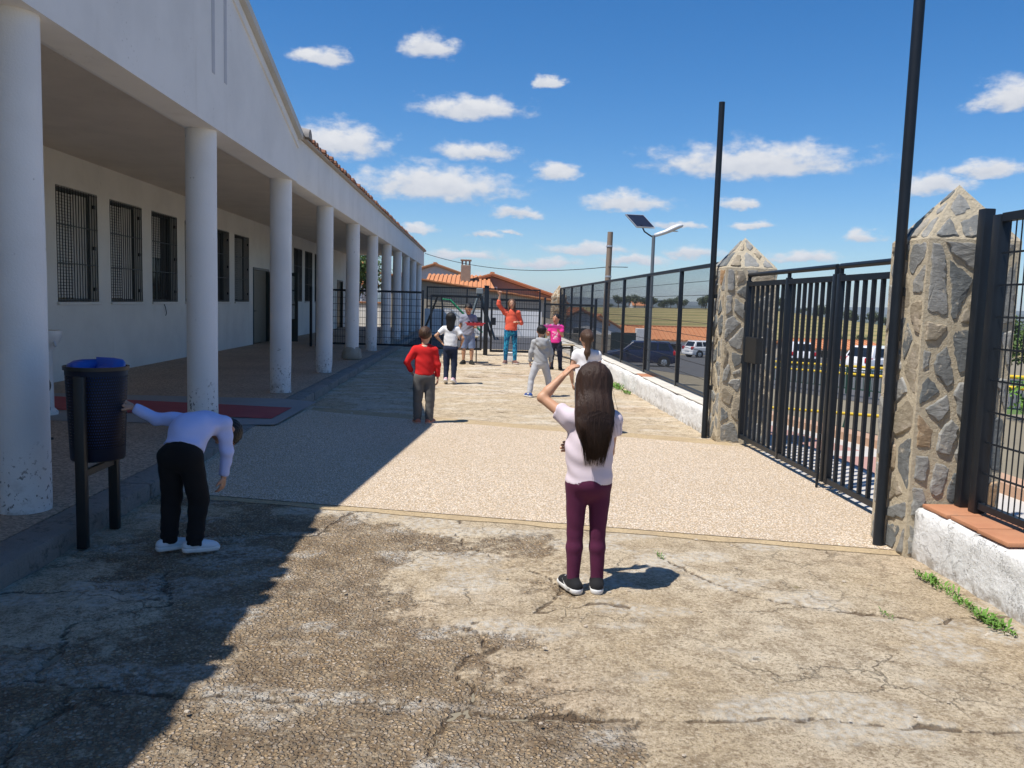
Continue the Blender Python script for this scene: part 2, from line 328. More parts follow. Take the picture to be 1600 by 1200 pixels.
# courtyard: old broken concrete, relief in the mesh, colour in the material
def seg_dist(x, y, pts):
    d = np.full(x.shape, 9.0)
    for (x0, y0), (x1, y1) in zip(pts[:-1], pts[1:]):
        dx, dy = x1 - x0, y1 - y0; tt = np.clip(((x - x0) * dx + (y - y0) * dy) / (dx * dx + dy * dy), 0, 1)
        d = np.minimum(d, np.hypot(x - x0 - tt * dx, y - y0 - tt * dy))
    return d
CRACKS = [[(-2.6, 3.3), (-1.6, 3.2), (-0.7, 3.12), (0.1, 3.02), (0.9, 2.95), (1.7, 2.93), (2.9, 2.82)],
          [(-1.75, 3.22), (-1.9, 3.75), (-1.55, 4.1), (-1.75, 4.6)], [(-1.55, 3.2), (-1.6, 2.7), (-1.3, 2.2)],
          [(0.05, 3.0), (-0.05, 3.35), (0.12, 3.6), (0.05, 3.9)], [(0.0, 3.02), (-0.12, 2.75), (0.02, 2.5), (-0.1, 2.2)],
          [(1.15, 4.95), (1.45, 4.45), (1.9, 4.12), (2.45, 3.98), (2.85, 4.05)], [(-0.1, 5.8), (-0.05, 5.3), (0.1, 5.0)], [(-2.0, 5.2), (-1.5, 5.45), (-1.0, 5.35), (-0.9, 5.9)],
          [(-2.4, 4.2), (-1.9, 4.3), (-1.55, 4.1)], [(0.35, 4.05), (0.6, 4.15), (0.85, 4.1)], [(0.35, 4.75), (0.5, 4.45), (0.35, 4.05)],
          [(-2.0, 6.2), (-1.6, 6.3)]]
def courtyard(name, x0, x1, y0, y1, step, mat):
    nx = int((x1 - x0) / step) + 1; ny = int((y1 - y0) / step) + 1
    X, Y = np.meshgrid(np.linspace(x0, x1, nx), np.linspace(y0, y1, ny), indexing='ij')
    wx = X + 0.10 * (fbm(X * 5, Y * 5, 4, 11) - 0.47) * 2; wy = Y + 0.10 * (fbm(X * 5, Y * 5, 4, 23) - 0.47) * 2
    cr_ = np.full(X.shape, 9.0)
    for p in CRACKS: cr_ = np.minimum(cr_, seg_dist(wx, wy, p))
    wide = 0.009 + 0.014 * fbm(X * 2, Y * 2, 3, 5); crack = np.clip(1 - cr_ / (wide + step * 0.4), 0, 1)
    er = fbm(X * 1.1 + 3, Y * 1.1, 5, 40) + 0.28 * np.exp(-((X + 0.9) / 1.5) ** 2) * np.exp(-((Y - 4.0) / 1.7) ** 2) - 0.14 * np.clip((X - 0.6) / 1.5, 0, 1)
    er = er - 0.12 * np.clip((Y - 5.2) / 0.8, 0, 1)
    erode = np.clip((er - 0.52) / 0.10, 0, 1)
    white = np.clip((fbm(X * 2.6, Y * 4.2, 5, 77) + 0.10 * np.exp(-(cr_ / 0.12) ** 2) + 0.10 * np.exp(-((X - 0.75) / 0.5) ** 2 - ((Y - 4.6) / 0.5) ** 2) + 0.10 * np.exp(-((X - 1.6) / 0.5) ** 2 - ((Y - 4.5) / 0.25) ** 2) - 0.55) / 0.09, 0, 1)
    Z = 0.012 * (fbm(X * 1.7, Y * 1.7, 4, 9) - 0.47) - 0.016 * crack - 0.016 * erode * (0.6 + fbm(X * 22, Y * 22, 3, 61)) + 0.013 * (fbm(X * 16, Y * 16, 3, 31) - 0.45) + 0.003 * white
    Z = Z * np.clip((np.abs(Y - (5.78 - 0.236 * (X - 0.29)) + 0.1) - 0.14) / 0.25, 0, 1)
    edge = np.minimum(np.minimum(X - x0, x1 - X), np.minimum(Y - y0, y1 - Y)); Z = Z * np.clip(edge / 0.08, 0, 1)
    me = bpy.data.meshes.new(name); idx = np.arange(nx * ny).reshape(nx, ny)
    f = np.stack([idx[:-1, :-1], idx[1:, :-1], idx[1:, 1:], idx[:-1, 1:]], -1).reshape(-1, 4)
    me.vertices.add(nx * ny); me.vertices.foreach_set('co', np.stack([X, Y, Z], -1).ravel())
    me.loops.add(f.size); me.loops.foreach_set('vertex_index', f.ravel()); me.polygons.add(len(f)); me.polygons.foreach_set('loop_start', np.arange(len(f)) * 4); me.polygons.foreach_set('loop_total', np.full(len(f), 4)); me.update(); me.validate()
    me.polygons.foreach_set('use_smooth', [True] * len(f))
    for nm, A in (('crack', crack), ('erode', erode), ('whiten', white)):
        a = me.attributes.new(nm, 'FLOAT', 'POINT'); a.data.foreach_set('value', A.ravel().astype(np.float32))
    return struct(name, me, mat)
t = NT('broken concrete'); x, y, z = t.xyz()
crack = t.attr('crack'); erode = t.attr('erode'); whiten = t.attr('whiten')
c = t.mix(t.ramp(t.noise(0.9, 5, 0.6), 0.35, 0.65), (0.585, 0.46, 0.30), (0.70, 0.59, 0.43)); c = t.mix(t.ramp(t.noise(0.45, 3), 0.5, 0.7, 0, 0.7), c, (0.56, 0.40, 0.255))
c = t.mix(t.ramp(t.noise(7, 7, 0.78), 0.42, 0.66, 0, 0.8), c, (0.29, 0.215, 0.135)); c = t.mix(t.ramp(t.noise(24, 5, 0.75), 0.54, 0.68, 0, 0.75), c, (0.22, 0.165, 0.11))
sp = t.noise(60, 5, 0.85); c = t.mix(t.ramp(sp, 0.51, 0.62, 0, 0.85), c, (0.20, 0.145, 0.09)); c = t.mix(t.ramp(sp, 0.47, 0.36, 0, 0.75), c, (0.80, 0.70, 0.55))
sp2 = t.noise(19, 5, 0.8); c = t.mix(t.ramp(sp2, 0.54, 0.66, 0, 0.65), c, (0.28, 0.195, 0.12))
vc = t.n('ShaderNodeTexVoronoi'); t.put(vc.inputs['Vector'], t.vadd(t.tc, t.noise(20, 2, out='Color'), 0.02)); vc.inputs['Scale'].default_value = 64
peb = t.hsv((0.54, 0.385, 0.225), 0.5, t.ramp(t.xyz(vc.outputs['Color'])[0], 0, 1, 0.5, 1.1), t.ramp(t.xyz(vc.outputs['Color'])[1], 0, 1, 0.35, 1.5))
gap = t.ramp(vc.outputs['Distance'], 0.35, 0.62); grav = t.mix(gap, peb, (0.21, 0.135, 0.075))
em = t.math('MULTIPLY', t.ramp(t.math('ADD', erode, t.math('MULTIPLY', t.math('SUBTRACT', t.noise(13, 6, 0.78), 0.5), 3.4)), 0.4, 1.0), 0.64)
c = t.mix(em, c, grav)
c = t.mix(t.math('MULTIPLY', em, t.ramp(t.noise(4, 5), 0.42, 0.66, 0.0, 0.68)), c, (0.125, 0.085, 0.055))
wm = t.math('MULTIPLY', whiten, t.ramp(t.noise(30, 7, 0.75), 0.42, 0.62)); c = t.mix(t.math('MULTIPLY', wm, 0.75), c, (0.72, 0.68, 0.60))
flk = t.math('MULTIPLY', t.ramp(t.voro(17, vec=t.vadd(t.tc, t.noise(30, 3, out='Color'), 0.06)), 0.0, 0.16, 1, 0), t.ramp(t.noise(2.4, 4), 0.52, 0.62)); c = t.mix(t.math('MULTIPLY', flk, 0.8), c, (0.70, 0.65, 0.57))
warp = t.vadd(t.tc, t.noise(3.5, 5, 0.65, out='Color'), 0.30)
hair = t.math('MULTIPLY', t.ramp(t.voro(1.6, 'DISTANCE_TO_EDGE', warp), 0.0, 0.016, 1, 0), t.ramp(t.noise(0.9, 2), 0.48, 0.62, 0, 0.7))
hair2 = t.math('MULTIPLY', t.ramp(t.voro(5.5, 'DISTANCE_TO_EDGE', warp), 0.0, 0.03, 1, 0), t.ramp(t.noise(1.4, 2), 0.56, 0.68, 0, 0.5))
hh_ = t.math('MAXIMUM', hair, hair2); c = t.mix(t.math('MULTIPLY', hh_, 0.7), c, (0.10, 0.075, 0.05))
ck = t.ramp(t.math('ADD', crack, t.math('MULTIPLY', t.math('SUBTRACT', t.noise(40, 5, 0.7), 0.5), 0.8)), 0.35, 0.75); c = t.mix(t.math('MULTIPLY', ck, 0.75), c, (0.12, 0.08, 0.05))
moss = t.math('MULTIPLY', t.ramp(t.noise(0.7, 4), 0.6, 0.7), t.ramp(t.noise(9, 6, 0.7), 0.55, 0.68, 0, 0.5)); c = t.mix(moss, c, (0.2, 0.18, 0.06))
hgt = t.math('ADD', t.math('MULTIPLY', t.noise(28, 7, 0.78), 0.9), t.math('MULTIPLY', t.math('SUBTRACT', 1.0, gap), t.math('MULTIPLY', em, 0.8)))
hgt = t.math('SUBTRACT', hgt, t.math('MULTIPLY', t.math('MAXIMUM', hh_, ck), 0.6))
M['concrete'] = t.out(c, 0.93, t.bump(hgt, 1.0, 0.03), 0.15)
courtyard('courtyard', -2.62, 2.95, -2.0, 6.9, 0.022, M['concrete'])
courtyard('courtyard', -2.62, 3.25, 6.9, 27.2, 0.07, M['concrete'])

# exposed aggregate crossing from the gate to the entrance
def near_edge(x): return 5.78 - 0.236 * (x - 0.29)
def far_edge(x): return 10.2 - 0.40 * (x - 0.31)
m = MB(); nx, nyb = 40, 40; v = []
for i in range(nx + 1):
    xx = -2.56 + 5.74 * i / nx
    for j in range(nyb + 1):
        k = j / nyb; yy = near_edge(xx) * (1 - k) + far_edge(xx) * k
        s_ = min(max((-1.1 - xx) / 1.3, 0), 1); s_ = s_ * s_ * (3 - 2 * s_); e_ = min(max((yy - near_edge(xx)) / 2.6, 0), 1) * min(max((far_edge(xx) - yy) / 0.5, 0), 1)
        v.append((xx, yy, 0.012 + 0.098 * s_ * e_))
m.add(v, [(i * (nyb + 1) + j, (i + 1) * (nyb + 1) + j, (i + 1) * (nyb + 1) + j + 1, i * (nyb + 1) + j + 1) for i in range(nx) for j in range(nyb)])
t = NT('exposed aggregate')
vo = t.n('ShaderNodeTexVoronoi'); t.put(vo.inputs['Vector'], t.vmul(t.tc, (1, 1, 0.2))); vo.inputs['Scale'].default_value = 82
col = t.xyz(vo.outputs['Color']); peb = t.hsv((0.76, 0.60, 0.425), 0.5, t.ramp(col[0], 0, 1, 0.55, 1.05), t.ramp(col[1], 0, 1, 0.72, 1.18))
gp = t.ramp(vo.outputs['Distance'], 0.42, 0.68); c = t.mix(gp, peb, (0.42, 0.315, 0.205)); c = t.mix(t.ramp(t.noise(0.8, 4, 0.6), 0.42, 0.7, 0, 0.3), c, (0.5, 0.385, 0.26))
M['aggregate'] = t.out(c, 0.85, t.bump(t.math('SUBTRACT', 1.0, gp), 0.8, 0.008), 0.25)
struct('paving_band', m, M['aggregate'], smooth='all')
m = MB()
for (fn, off, w) in ((near_edge, -0.10, 0.10), (far_edge, 0.0, 0.38)):
    n = 24
    for i in range(n):
        a = -2.3 + 5.3 * i / n; b = -2.3 + 5.3 * (i + 1) / n
        ja, jb = (0.04 * math.sin(a * 7) + 0.03 * math.sin(a * 17 + 1), 0.04 * math.sin(b * 7) + 0.03 * math.sin(b * 17 + 1)); ja, jb = (ja * 0.35, jb * 0.35) if off < 0 else (0, 0); m.add([(a, fn(a) + off + ja, 0.004), (b, fn(b) + off + jb, 0.004), (b, fn(b) + off + w, 0.008), (a, fn(a) + off + w, 0.008)], [(0, 1, 2, 3)])
t = NT('smooth cement margin'); c = t.mix(t.noise(2, 6, 0.65), (0.40, 0.30, 0.175), (0.52, 0.405, 0.25)); c = t.mix(t.ramp(t.noise(60, 5, 0.85), 0.5, 0.62, 0, 0.8), c, (0.2, 0.145, 0.085)); c = t.mix(t.ramp(t.noise(5, 6, 0.75), 0.45, 0.65, 0, 0.6), c, (0.33, 0.25, 0.16))
M['cement'] = t.out(c, 0.9, t.bump(t.noise(40, 7, 0.7), 0.6, 0.008), 0.2)
struct('paving_margin', m, M['cement'])

# portico floor, kerb, red entrance strip
t = NT('portico terrazzo'); vo = t.voro(60, out='Color'); c = t.hsv((0.44, 0.32, 0.225), 0.5, 1.0, t.ramp(t.xyz(vo)[0], 0, 1, 0.6, 1.3)); c = t.mix(t.ramp(t.noise(0.7, 5), 0.4, 0.7, 0, 0.5), c, (0.25, 0.20, 0.155))
M['terrazzo'] = t.out(c, 0.75, t.bump(t.noise(90, 4), 0.3, 0.004), 0.3)
m = MB(); m.box(-6.62, -2.72, -4, 42.4, -0.2, 0.118); struct('portico_floor', m, M['terrazzo'])
t = NT('kerb concrete'); c = t.mix(t.noise(3, 7, 0.7), (0.2, 0.185, 0.165), (0.36, 0.335, 0.30)); c = t.mix(t.ramp(t.noise(12, 7, 0.75), 0.5, 0.68, 0, 0.8), c, (0.1, 0.09, 0.08))
M['kerb'] = t.out(c, 0.9, t.bump(t.noise(22, 8, 0.75), 0.9, 0.025), 0.2)
kb = MB(); rnd = random.Random(4); kroot = None
kroot = obj('kerb', MB().box(-2.72, -2.5, -4, 42.4, -0.2, 0.02), M['kerb']); kroot['kind'] = 'structure'
yk = -4.0
while yk < 42:
    ln = 1.0 + rnd.uniform(-0.1, 0.15); m = MB(); e = rnd.uniform(-0.006, 0.006)
    m.bbox(-2.72 + 0.001, -2.46 + e, yk, yk + ln - 0.012, -0.1, 0.123 + e * 0.5, 0.022); o = obj('kerb_stone', m, M['kerb'], kroot, True); yk += ln
m = MB(); m.add([(-6.6, 9.15, 0.1235), (-2.72, 9.15, 0.1235), (-2.25, 9.2, 0.1275), (-2.2, 11.3, 0.1275), (-2.72, 11.6, 0.1235), (-6.6, 11.6, 0.1235)], [(0, 1, 2, 3, 4, 5)])
struct('entrance_slab', m, plain('grey cement', (0.29, 0.28, 0.265), 0.85, 0.2, 2, 0.3))
t = NT('red paving'); x, y, z = t.xyz(); gr = t.ramp(t.math('SINE', t.math('MULTIPLY', y, 95)), -0.2, 0.5); c = t.mix(t.noise(4, 6, 0.65), (0.36, 0.065, 0.07), (0.50, 0.12, 0.12)); c = t.mix(t.math('MULTIPLY', gr, 0.25), c, (0.1, 0.03, 0.03))
M['redpave'] = t.out(c, 0.8, t.bump(gr, 0.4, 0.004), 0.2)
m = MB(); m.add([(-6.58, 10.15, 0.1315), (-2.4, 9.62, 0.1315), (-2.38, 10.62, 0.1315), (-6.58, 11.35, 0.1315)], [(0, 1, 2, 3)]); struct('red_entrance_strip', m, M['redpave'])
m = MB(); m.box(-2.44, 2.9, 27.2, 37, -0.1, 0.012); struct('play_area', m, plain('dark rubber tarmac', (0.05, 0.05, 0.055), 0.85, 0.2, 2, 0.3))

# the street outside: pavement, kerb, road with its lines, car park
def strip(name, x0, x1, dz, mat, y0=-12, y1=95, thick=None, kind='structure'):
    m = MB(); yy = np.arange(y0, y1 + 0.1, 1.0); z = zs(yy) + dz
    for i in range(len(yy) - 1):
        m.add([(x0, yy[i], z[i]), (x1, yy[i], z[i]), (x1, yy[i + 1], z[i + 1]), (x0, yy[i + 1], z[i + 1])], [(0, 1, 2, 3)])
        if thick: m.add([(x1, yy[i], z[i]), (x1, yy[i], z[i] - thick), (x1, yy[i + 1], z[i + 1] - thick), (x1, yy[i + 1], z[i + 1])], [(0, 1, 2, 3)])
        if thick: m.add([(x0, yy[i], z[i]), (x0, yy[i], z[i] - thick), (x0, yy[i + 1], z[i + 1] - thick), (x0, yy[i + 1], z[i + 1])], [(0, 1, 2, 3)])
    return struct(name, m, mat, kind)
M['pavement'] = plain('pale pavement', (0.50, 0.47, 0.43), 0.85, 0.12, 2, 0.3)
M['pinkpave'] = plain('pink paving', (0.42, 0.24, 0.20), 0.85, 0.15, 3, 0.3)
t = NT('asphalt'); M['asphalt'] = t.out(t.mix(t.noise(1.5, 6, 0.7), (0.075, 0.075, 0.08), (0.125, 0.125, 0.125)), 0.9, t.bump(t.noise(60, 5), 0.5, 0.01), 0.2)
M['linepaint'] = plain('road line paint', (0.68, 0.68, 0.66), 0.7)
strip('pavement', 3.1, 4.75, 0.0, M['pavement']); strip('pink_paving', 3.95, 4.45, 0.005, M['pinkpave'], 7.2, 60)
strip('street_kerb', 4.75, 5.05, 0.10, plain('orange kerb', (0.46, 0.29, 0.19), 0.85, 0.15, 3, 0.3), thick=0.3)
strip('road', 5.05, 9.0, -0.10, M['asphalt']); strip('road_line', 5.75, 5.87, -0.096, M['linepaint']); strip('road_line', 8.3, 8.42, -0.096, M['linepaint'])
strip('car_park', 9.0, 34, -0.02, M['asphalt'], 17, 78)

# ------------------------------------------------------------------ the school
B = thing('school_building', 'long white single storey school with colonnade, pediment and tiled eaves', 'building', (-6.6, 10, 0))
WY = [13.15 + 1.87 * k for k in range(6)]; WW = 1.40
WY2 = [29.6 + 1.87 * k for k in range(4)] + [38.0]
D1 = (24.3, 26.1); D2 = (27.3, 28.9); D3 = (37.0 - 0.2, 37.7)
Z0, Z1 = 1.37, 3.2
opens = sorted([(y, y + WW, Z0, Z1) for y in WY] + [(y, y + WW, Z0, 3.3) for y in WY2[:4]] + [(D1[0], D1[1], 0.12, 2.38), (D2[0], D2[1], 0.12, 2.38), (38.6, 40.2, 0.12, 2.38)])
m = MB(); yc = -4.0; xo, xi = -6.6, -6.9
for (a, b, z0, z1) in opens:
    m.box(xi, xo, yc, a, -0.2, 3.75); m.box(xi, xo, a, b, z1, 3.75)
    if z0 > 0.2: m.box(xi, xo, a, b, -0.2, z0)
    yc = b
m.box(xi, xo, yc, 41.6, -0.2, 3.75); m.box(-14, xi - 0.9, -4, 41.6, -0.2, 3.7)
m.box(-14, -6.9, 41.3, 41.6, -0.2, 3.7)
obj('wall', m, M['backwall'], B)
m = MB(); m.box(-6.9, -3.12, -4, 41.6, 3.72, 3.85); obj('ceiling', m, M['ceiling'], B)
m = MB(); m.bbox(-3.12, -2.80, -4, 42.0, 3.29, 3.99, 0.012); obj('beam', m, M['white'], B, True)
# pediment: thick triangular wall with a projecting coping
PY, EZ, PZ, HW = 8.9, 3.95, 5.08, 3.74
m = MB(); m.prism([(-2.765, PY - HW, 3.285), (-2.765, PY + HW, 3.285), (-2.765, PY + HW, EZ), (-2.765, PY, PZ), (-2.765, PY - HW, EZ)], (-0.3, 0, 0))
gb = obj('pediment', m, M['white'], B)
for sgn in (-1, 1):
    m = MB(); sl_ = (PZ - EZ) / HW; a = Vector((-2.88, PY + sgn * (HW + 0.1), EZ - 0.03 + 0.06)); b = Vector((-2.88, PY, PZ + 0.06)); m.bar(a, b, 0.36, 0.10)
    obj('coping', m, wall_paint('weathered coping', (0.58, 0.57, 0.54), (0.2, 0.19, 0.17)), gb)
    m = MB(); a = Vector((-2.757, PY + sgn * HW, EZ - 0.13)); b = Vector((-2.757, PY, PZ - 0.13)); m.bar(a, b, 0.03, 0.07); obj('moulding', m, M['white'], gb)
for yy in (8.72, 9.12):
    m = MB(); m.box(-2.764, -2.7605, yy - 0.045, yy + 0.045, 3.82, 4.82); obj('slot', m, plain('grey groove shade', (0.50, 0.50, 0.54), 0.85), gb)  # flat grey strips; the grooves' shade is put into the colour, nothing cut
m = MB(); m.add([(-2.9, PY - HW, EZ), (-2.9, PY, PZ), (-2.9, PY + HW, EZ), (-9, PY - HW, EZ), (-9, PY, PZ), (-9, PY + HW, EZ)], [(0, 1, 4, 3), (1, 2, 5, 4)]); obj('pediment_roof', m, M['rooftile'], B)
# columns with eroded feet
rnd = random.Random(7)
t = NT('column base wear'); z = t.xyz()[2]
c = t.mix(t.ramp(t.noise(1.5, 5), 0.35, 0.7), (0.81, 0.80, 0.79), (0.74, 0.73, 0.72))
spots = t.math('MULTIPLY', t.ramp(t.noise(26, 5, 0.65), 0.58, 0.63), t.ramp(t.math('ADD', z, t.math('MULTIPLY', t.noise(3, 3), 0.5)), 0.55, 0.95, 1, 0)); c = t.mix(t.math('MULTIPLY', spots, 0.85), c, (0.11, 0.10, 0.09))
chips = t.math('MULTIPLY', t.ramp(t.noise(15, 4, 0.6), 0.69, 0.72), 0.7); c = t.mix(chips, c, (0.35, 0.34, 0.33))
grime = t.math('MULTIPLY', t.ramp(z, 0.14, 0.45, 1, 0), t.ramp(t.noise(7, 6, 0.7), 0.45, 0.65)); c = t.mix(t.math('MULTIPLY', grime, 0.6), c, (0.3, 0.28, 0.25))
M['column'] = t.out(c, 0.85, t.bump(t.math('SUBTRACT', t.noise(50, 6, 0.7), t.math('MULTIPLY', spots, 0.5)), 0.35, 0.008), 0.2)
for k in range(-1, 11):
    yy = 5.42 + 3.51 * k; m = MB(); n = 32; rr = 0.158; v = []; zl = [0.118, 0.14, 0.2, 0.3, 0.42, 0.6, 0.9, 1.6, 2.4, 3.288]
    for zi, zz in enumerate(zl):
        for i in range(n):
            a = 2 * math.pi * i / n; w = 0.0
            if zz < 0.5 and k in (2, 3, 4, 5): w = -0.03 * max(0, math.sin(a * 2 + k * 2.1 + zz * 9)) * (1 - zz / 0.5) * (1.7 if k == 4 else 0.7)
            w += 0.0015 * math.sin(a * 3 + zz * 4 + k)
            v.append((-2.965 + (rr + w) * math.cos(a), yy + (rr + w) * math.sin(a), zz))
    m.add(v, [(a * n + i, a * n + (i + 1) % n, (a + 1) * n + (i + 1) % n, (a + 1) * n + i) for a in range(len(zl) - 1) for i in range(n)])
    obj('column', m, M['column'], B, 'all')
    if k == 4:
        m = MB(); m.lathe([(0.19, 0.118), (0.23, 0.16), (0.215, 0.28), (0.19, 0.36), (0.165, 0.42)], (-2.965, yy, 0), 18)
        m.v = [(x + 0.03 * math.sin(y * 31 + z * 23), y + 0.03 * math.sin(x * 37 + z * 19), z) for x, y, z in m.v]; o = obj('crumbling_column_foot', m, M['oldwall'], B, 'all')
# tiled roof: barrel tiles run down to the eaves
rf = obj('roof', MB().add([(-2.76, 12.6, 4.03), (-2.76, 42.2, 4.03), (-10.3, 42.2, 5.6), (-10.3, 12.6, 5.6)], [(0, 1, 2, 3)]).add([(-3.2, -4, 4.03), (-3.2, 5.1, 4.03), (-10.3, 5.1, 5.6), (-10.3, -4, 5.6)], [(0, 1, 2, 3)]).add([(-10.3, -4, 5.6), (-10.3, 42.2, 5.6), (-17, 42.2, 3.9), (-17, -4, 3.9)], [(0, 1, 2, 3)]), M['terra'], B)
m = MB(); rnd = random.Random(3); yy = 12.95
while yy < 42.2:
    jx = rnd.uniform(-0.03, 0.03); n = 7; ring = []
    for q in (0, 1):
        px_, pz_ = ((-2.70 + jx, 4.03), (-6.5, 4.86))[q]
        ring += [(px_, yy + 0.085 * math.cos(math.pi * i / (n - 1)), pz_ + 0.06 * math.sin(math.pi * i / (n - 1))) for i in range(n)]
    m.add(ring, [(i, i + 1, n + i + 1, n + i) for i in range(n - 1)] + [tuple(range(n))]); yy += 0.215
t = NT('shade dark weathered eaves tile'); c = t.mix(t.noise(5, 5), (0.17, 0.075, 0.045), (0.33, 0.15, 0.085)); c = t.mix(t.ramp(t.noise(3, 6, 0.7), 0.45, 0.65, 0, 0.8), c, (0.10, 0.085, 0.07)); M['eave'] = t.out(c, 0.9, t.bump(t.noise(30, 5), 0.4, 0.006))  # darker than the roof terracotta: shade under the eaves put into the colour
yy = -3.9
while yy < 5.0:
    jx = rnd.uniform(-0.06, 0.05); n = 7; ring = []
    for q in (0, 1):
        px_, pz_ = ((-2.80 + jx, 4.0), (-6.5, 4.86))[q]
        ring += [(px_, yy + 0.085 * math.cos(math.pi * i / (n - 1)), pz_ + 0.07 * math.sin(math.pi * i / (n - 1))) for i in range(n)]
    m.add(ring, [(i, i + 1, n + i + 1, n + i) for i in range(n - 1)] + [tuple(range(n))]); yy += 0.215
o = obj('roof_tiles', m, M['eave'], rf, True); o['kind'] = 'stuff'
m = MB(); m.bar((-2.79, 12.7, 4.008), (-2.79, 42.1, 4.008), 0.12, 0.03); obj('eaves_board', m, plain('eaves mortar', (0.42, 0.37, 0.32), 0.9), rf)
m = MB(); n = 12; r0 = 0.15
ring = [(-2.62 - q * 0.55, 12.86 + 0.13 * math.cos(math.pi * i / (n - 1)), 3.97 + q * 0.1 + 0.14 * math.sin(math.pi * i / (n - 1))) for q in (0, 1) for i in range(n)]
m.add(ring, [(i, i + 1, n + i + 1, n + i) for i in range(n - 1)] + [tuple(range(n))]); obj('verge_tile', m, plain('lichened mortar', (0.27, 0.25, 0.23), 0.9, 0.4, 9, 0.6, 25), rf, True)
# windows behind grilles
def window_meshes(z0, z1, half=0):
    w = WW; f = MB(); X = -6.78
    f.box(X - 0.03, X + 0.03, 0, 0.05, z0, z1); f.box(X - 0.03, X + 0.03, w - 0.05, w, z0, z1); f.box(X - 0.03, X + 0.03, 0.05, w - 0.05, z0, z0 + 0.05); f.box(X - 0.03, X + 0.03, 0.05, w - 0.05, z1 - 0.05, z1); f.box(X - 0.028, X + 0.0, w / 2 - 0.02, w / 2 + 0.02, z0 + 0.05, z1 - 0.05)
    g = MB(); g.box(X - 0.012, X - 0.006, 0.05, w - 0.05, z0 + 0.05, z1 - 0.05)
    b = MB(); n = int((z1 - z0 - 0.12) / 0.05)
    for i in range(n): b.box(X - 0.002 , X + 0.012, w * (0.5 if half == 2 else 0.0) + 0.06, w * 0.62, z0 + 0.07 + i * 0.05, z0 + 0.112 + i * 0.05) if not (half and i < n * 0.5) else None
    if not half: b.box(X - 0.002, X + 0.010, w * 0.62 + 0.004, w - 0.055, z0 + 0.055, z1 - 0.055)
    gr = MB(); G = -6.605; nb = 16
    for i in range(nb): y = 0.02 + (w - 0.04) * i / (nb - 1); gr.tube((G, y, z0 + 0.015), (G, y, z1 - 0.015), 0.0085, n=6)
    for q in (0.02, 0.34, 0.67, 0.98): zz = z0 + (z1 - z0) * q; gr.box(G - 0.006, G + 0.006, 0.0, w, zz - 0.008, zz + 0.008)
    for q in (0.12, 0.5, 0.88): gr.box(G - 0.015, G + 0.02, w - 0.16, w - 0.10, z0 + (z1 - z0) * q - 0.03, z0 + (z1 - z0) * q + 0.03)
    s = MB(); s.bbox(-6.76, -6.56, -0.03, w + 0.03, z0 - 0.045, z0 + 0.004, 0.008)
    return f.mesh('window'), g.mesh('pane'), b.mesh('blind'), gr.mesh('grille', True), s.mesh('sill')
protoA = window_meshes(Z0, Z1); protoB = window_meshes(Z0, 3.3, 1); protoC = window_meshes(Z0, Z1, 1)
wm_ = (M['doorgreen'], M['glass'], M['blind'], M['dark'], M['backwall'])
for P in (protoA, protoB, protoC):
    for me, mt in zip(P, wm_): me.materials.append(mt)
for k, yy in enumerate(WY + WY2[:4]):
    P = (protoC if k in (2, 4) else protoA) if k < 6 else protoB
    f = obj('window', P[0], None, B); f.location.y = yy
    for nm, me in zip(('pane', 'blind', 'grille', 'sill'), P[1:]): obj(nm, me, None, f)
m = MB(); m.path([(-6.59, 17.45, 1.36), (-6.57, 17.5, 1.25), (-6.57, 17.55, 1.13), (-6.57, 17.5, 1.09)], 0.008, 6); obj('loose_cable', m, M['dark'], B)
# doors
for (a, b), op in ((D1, True), (D2, False), ((38.6, 40.2), False)):
    fr = MB(); fr.box(-6.75, -6.58, a, a + 0.07, 0.12, 2.38); fr.box(-6.75, -6.58, b - 0.07, b, 0.12, 2.38); fr.box(-6.75, -6.58, a + 0.07, b - 0.07, 2.31, 2.38)
    d = obj('door', fr, M['doorgreen'], B); m = MB(); m.bbox(-6.72, -6.67, a + 0.07, b - 0.07, 0.13, 2.31, 0.006); obj('door_leaf', m, M['doorpanel'] if op else M['doorgreen'], d)
    m = MB(); m.tube((-6.67, a + 0.25, 1.1), (-6.6, a + 0.25, 1.1), 0.014); m.tube((-6.61, a + 0.25, 1.1), (-6.61, a + 0.40, 1.1), 0.012); obj('handle', m, M['dark'], d)
def open_leaf(y, ang, lab):
    d = MB(); w = 0.9; c, s = math.cos(ang), math.sin(ang)
    def P(u, z, t=0.0): return (-6.58 + u * c - t * s, y + u * s + t * c, z)
    for (u0, u1, z0, z1) in ((0, 0.1, 0.14, 2.3), (w - 0.1, w, 0.14, 2.3), (0.1, w - 0.1, 0.14, 0.85), (0.1, w - 0.1, 2.2, 2.3), (w / 2 - 0.02, w / 2 + 0.02, 0.85, 2.2), (0.1, w - 0.1, 1.28, 1.32), (0.1, w - 0.1, 1.73, 1.77)):
        d.prism([P(u0, z0), P(u1, z0), P(u1, z1), P(u0, z1)], (-0.045 * s, 0.045 * c, 0))
    o = obj('open_door_leaf', d, M['doorgreen'], B); g_ = MB(); g_.prism([P(0.1, 0.85, 0.02), P(w - 0.1, 0.85, 0.02), P(w - 0.1, 2.2, 0.02), P(0.1, 2.2, 0.02)], (-0.006 * s, 0.006 * c, 0))
    tt = NT('clear pane'); gm = tt.out((0.55, 0.6, 0.6), 0.08, None, 0.5); tt.b.inputs['Transmission Weight'].default_value = 0.7; obj('pane', g_, gm, o)
open_leaf(26.1, math.radians(-2), '')
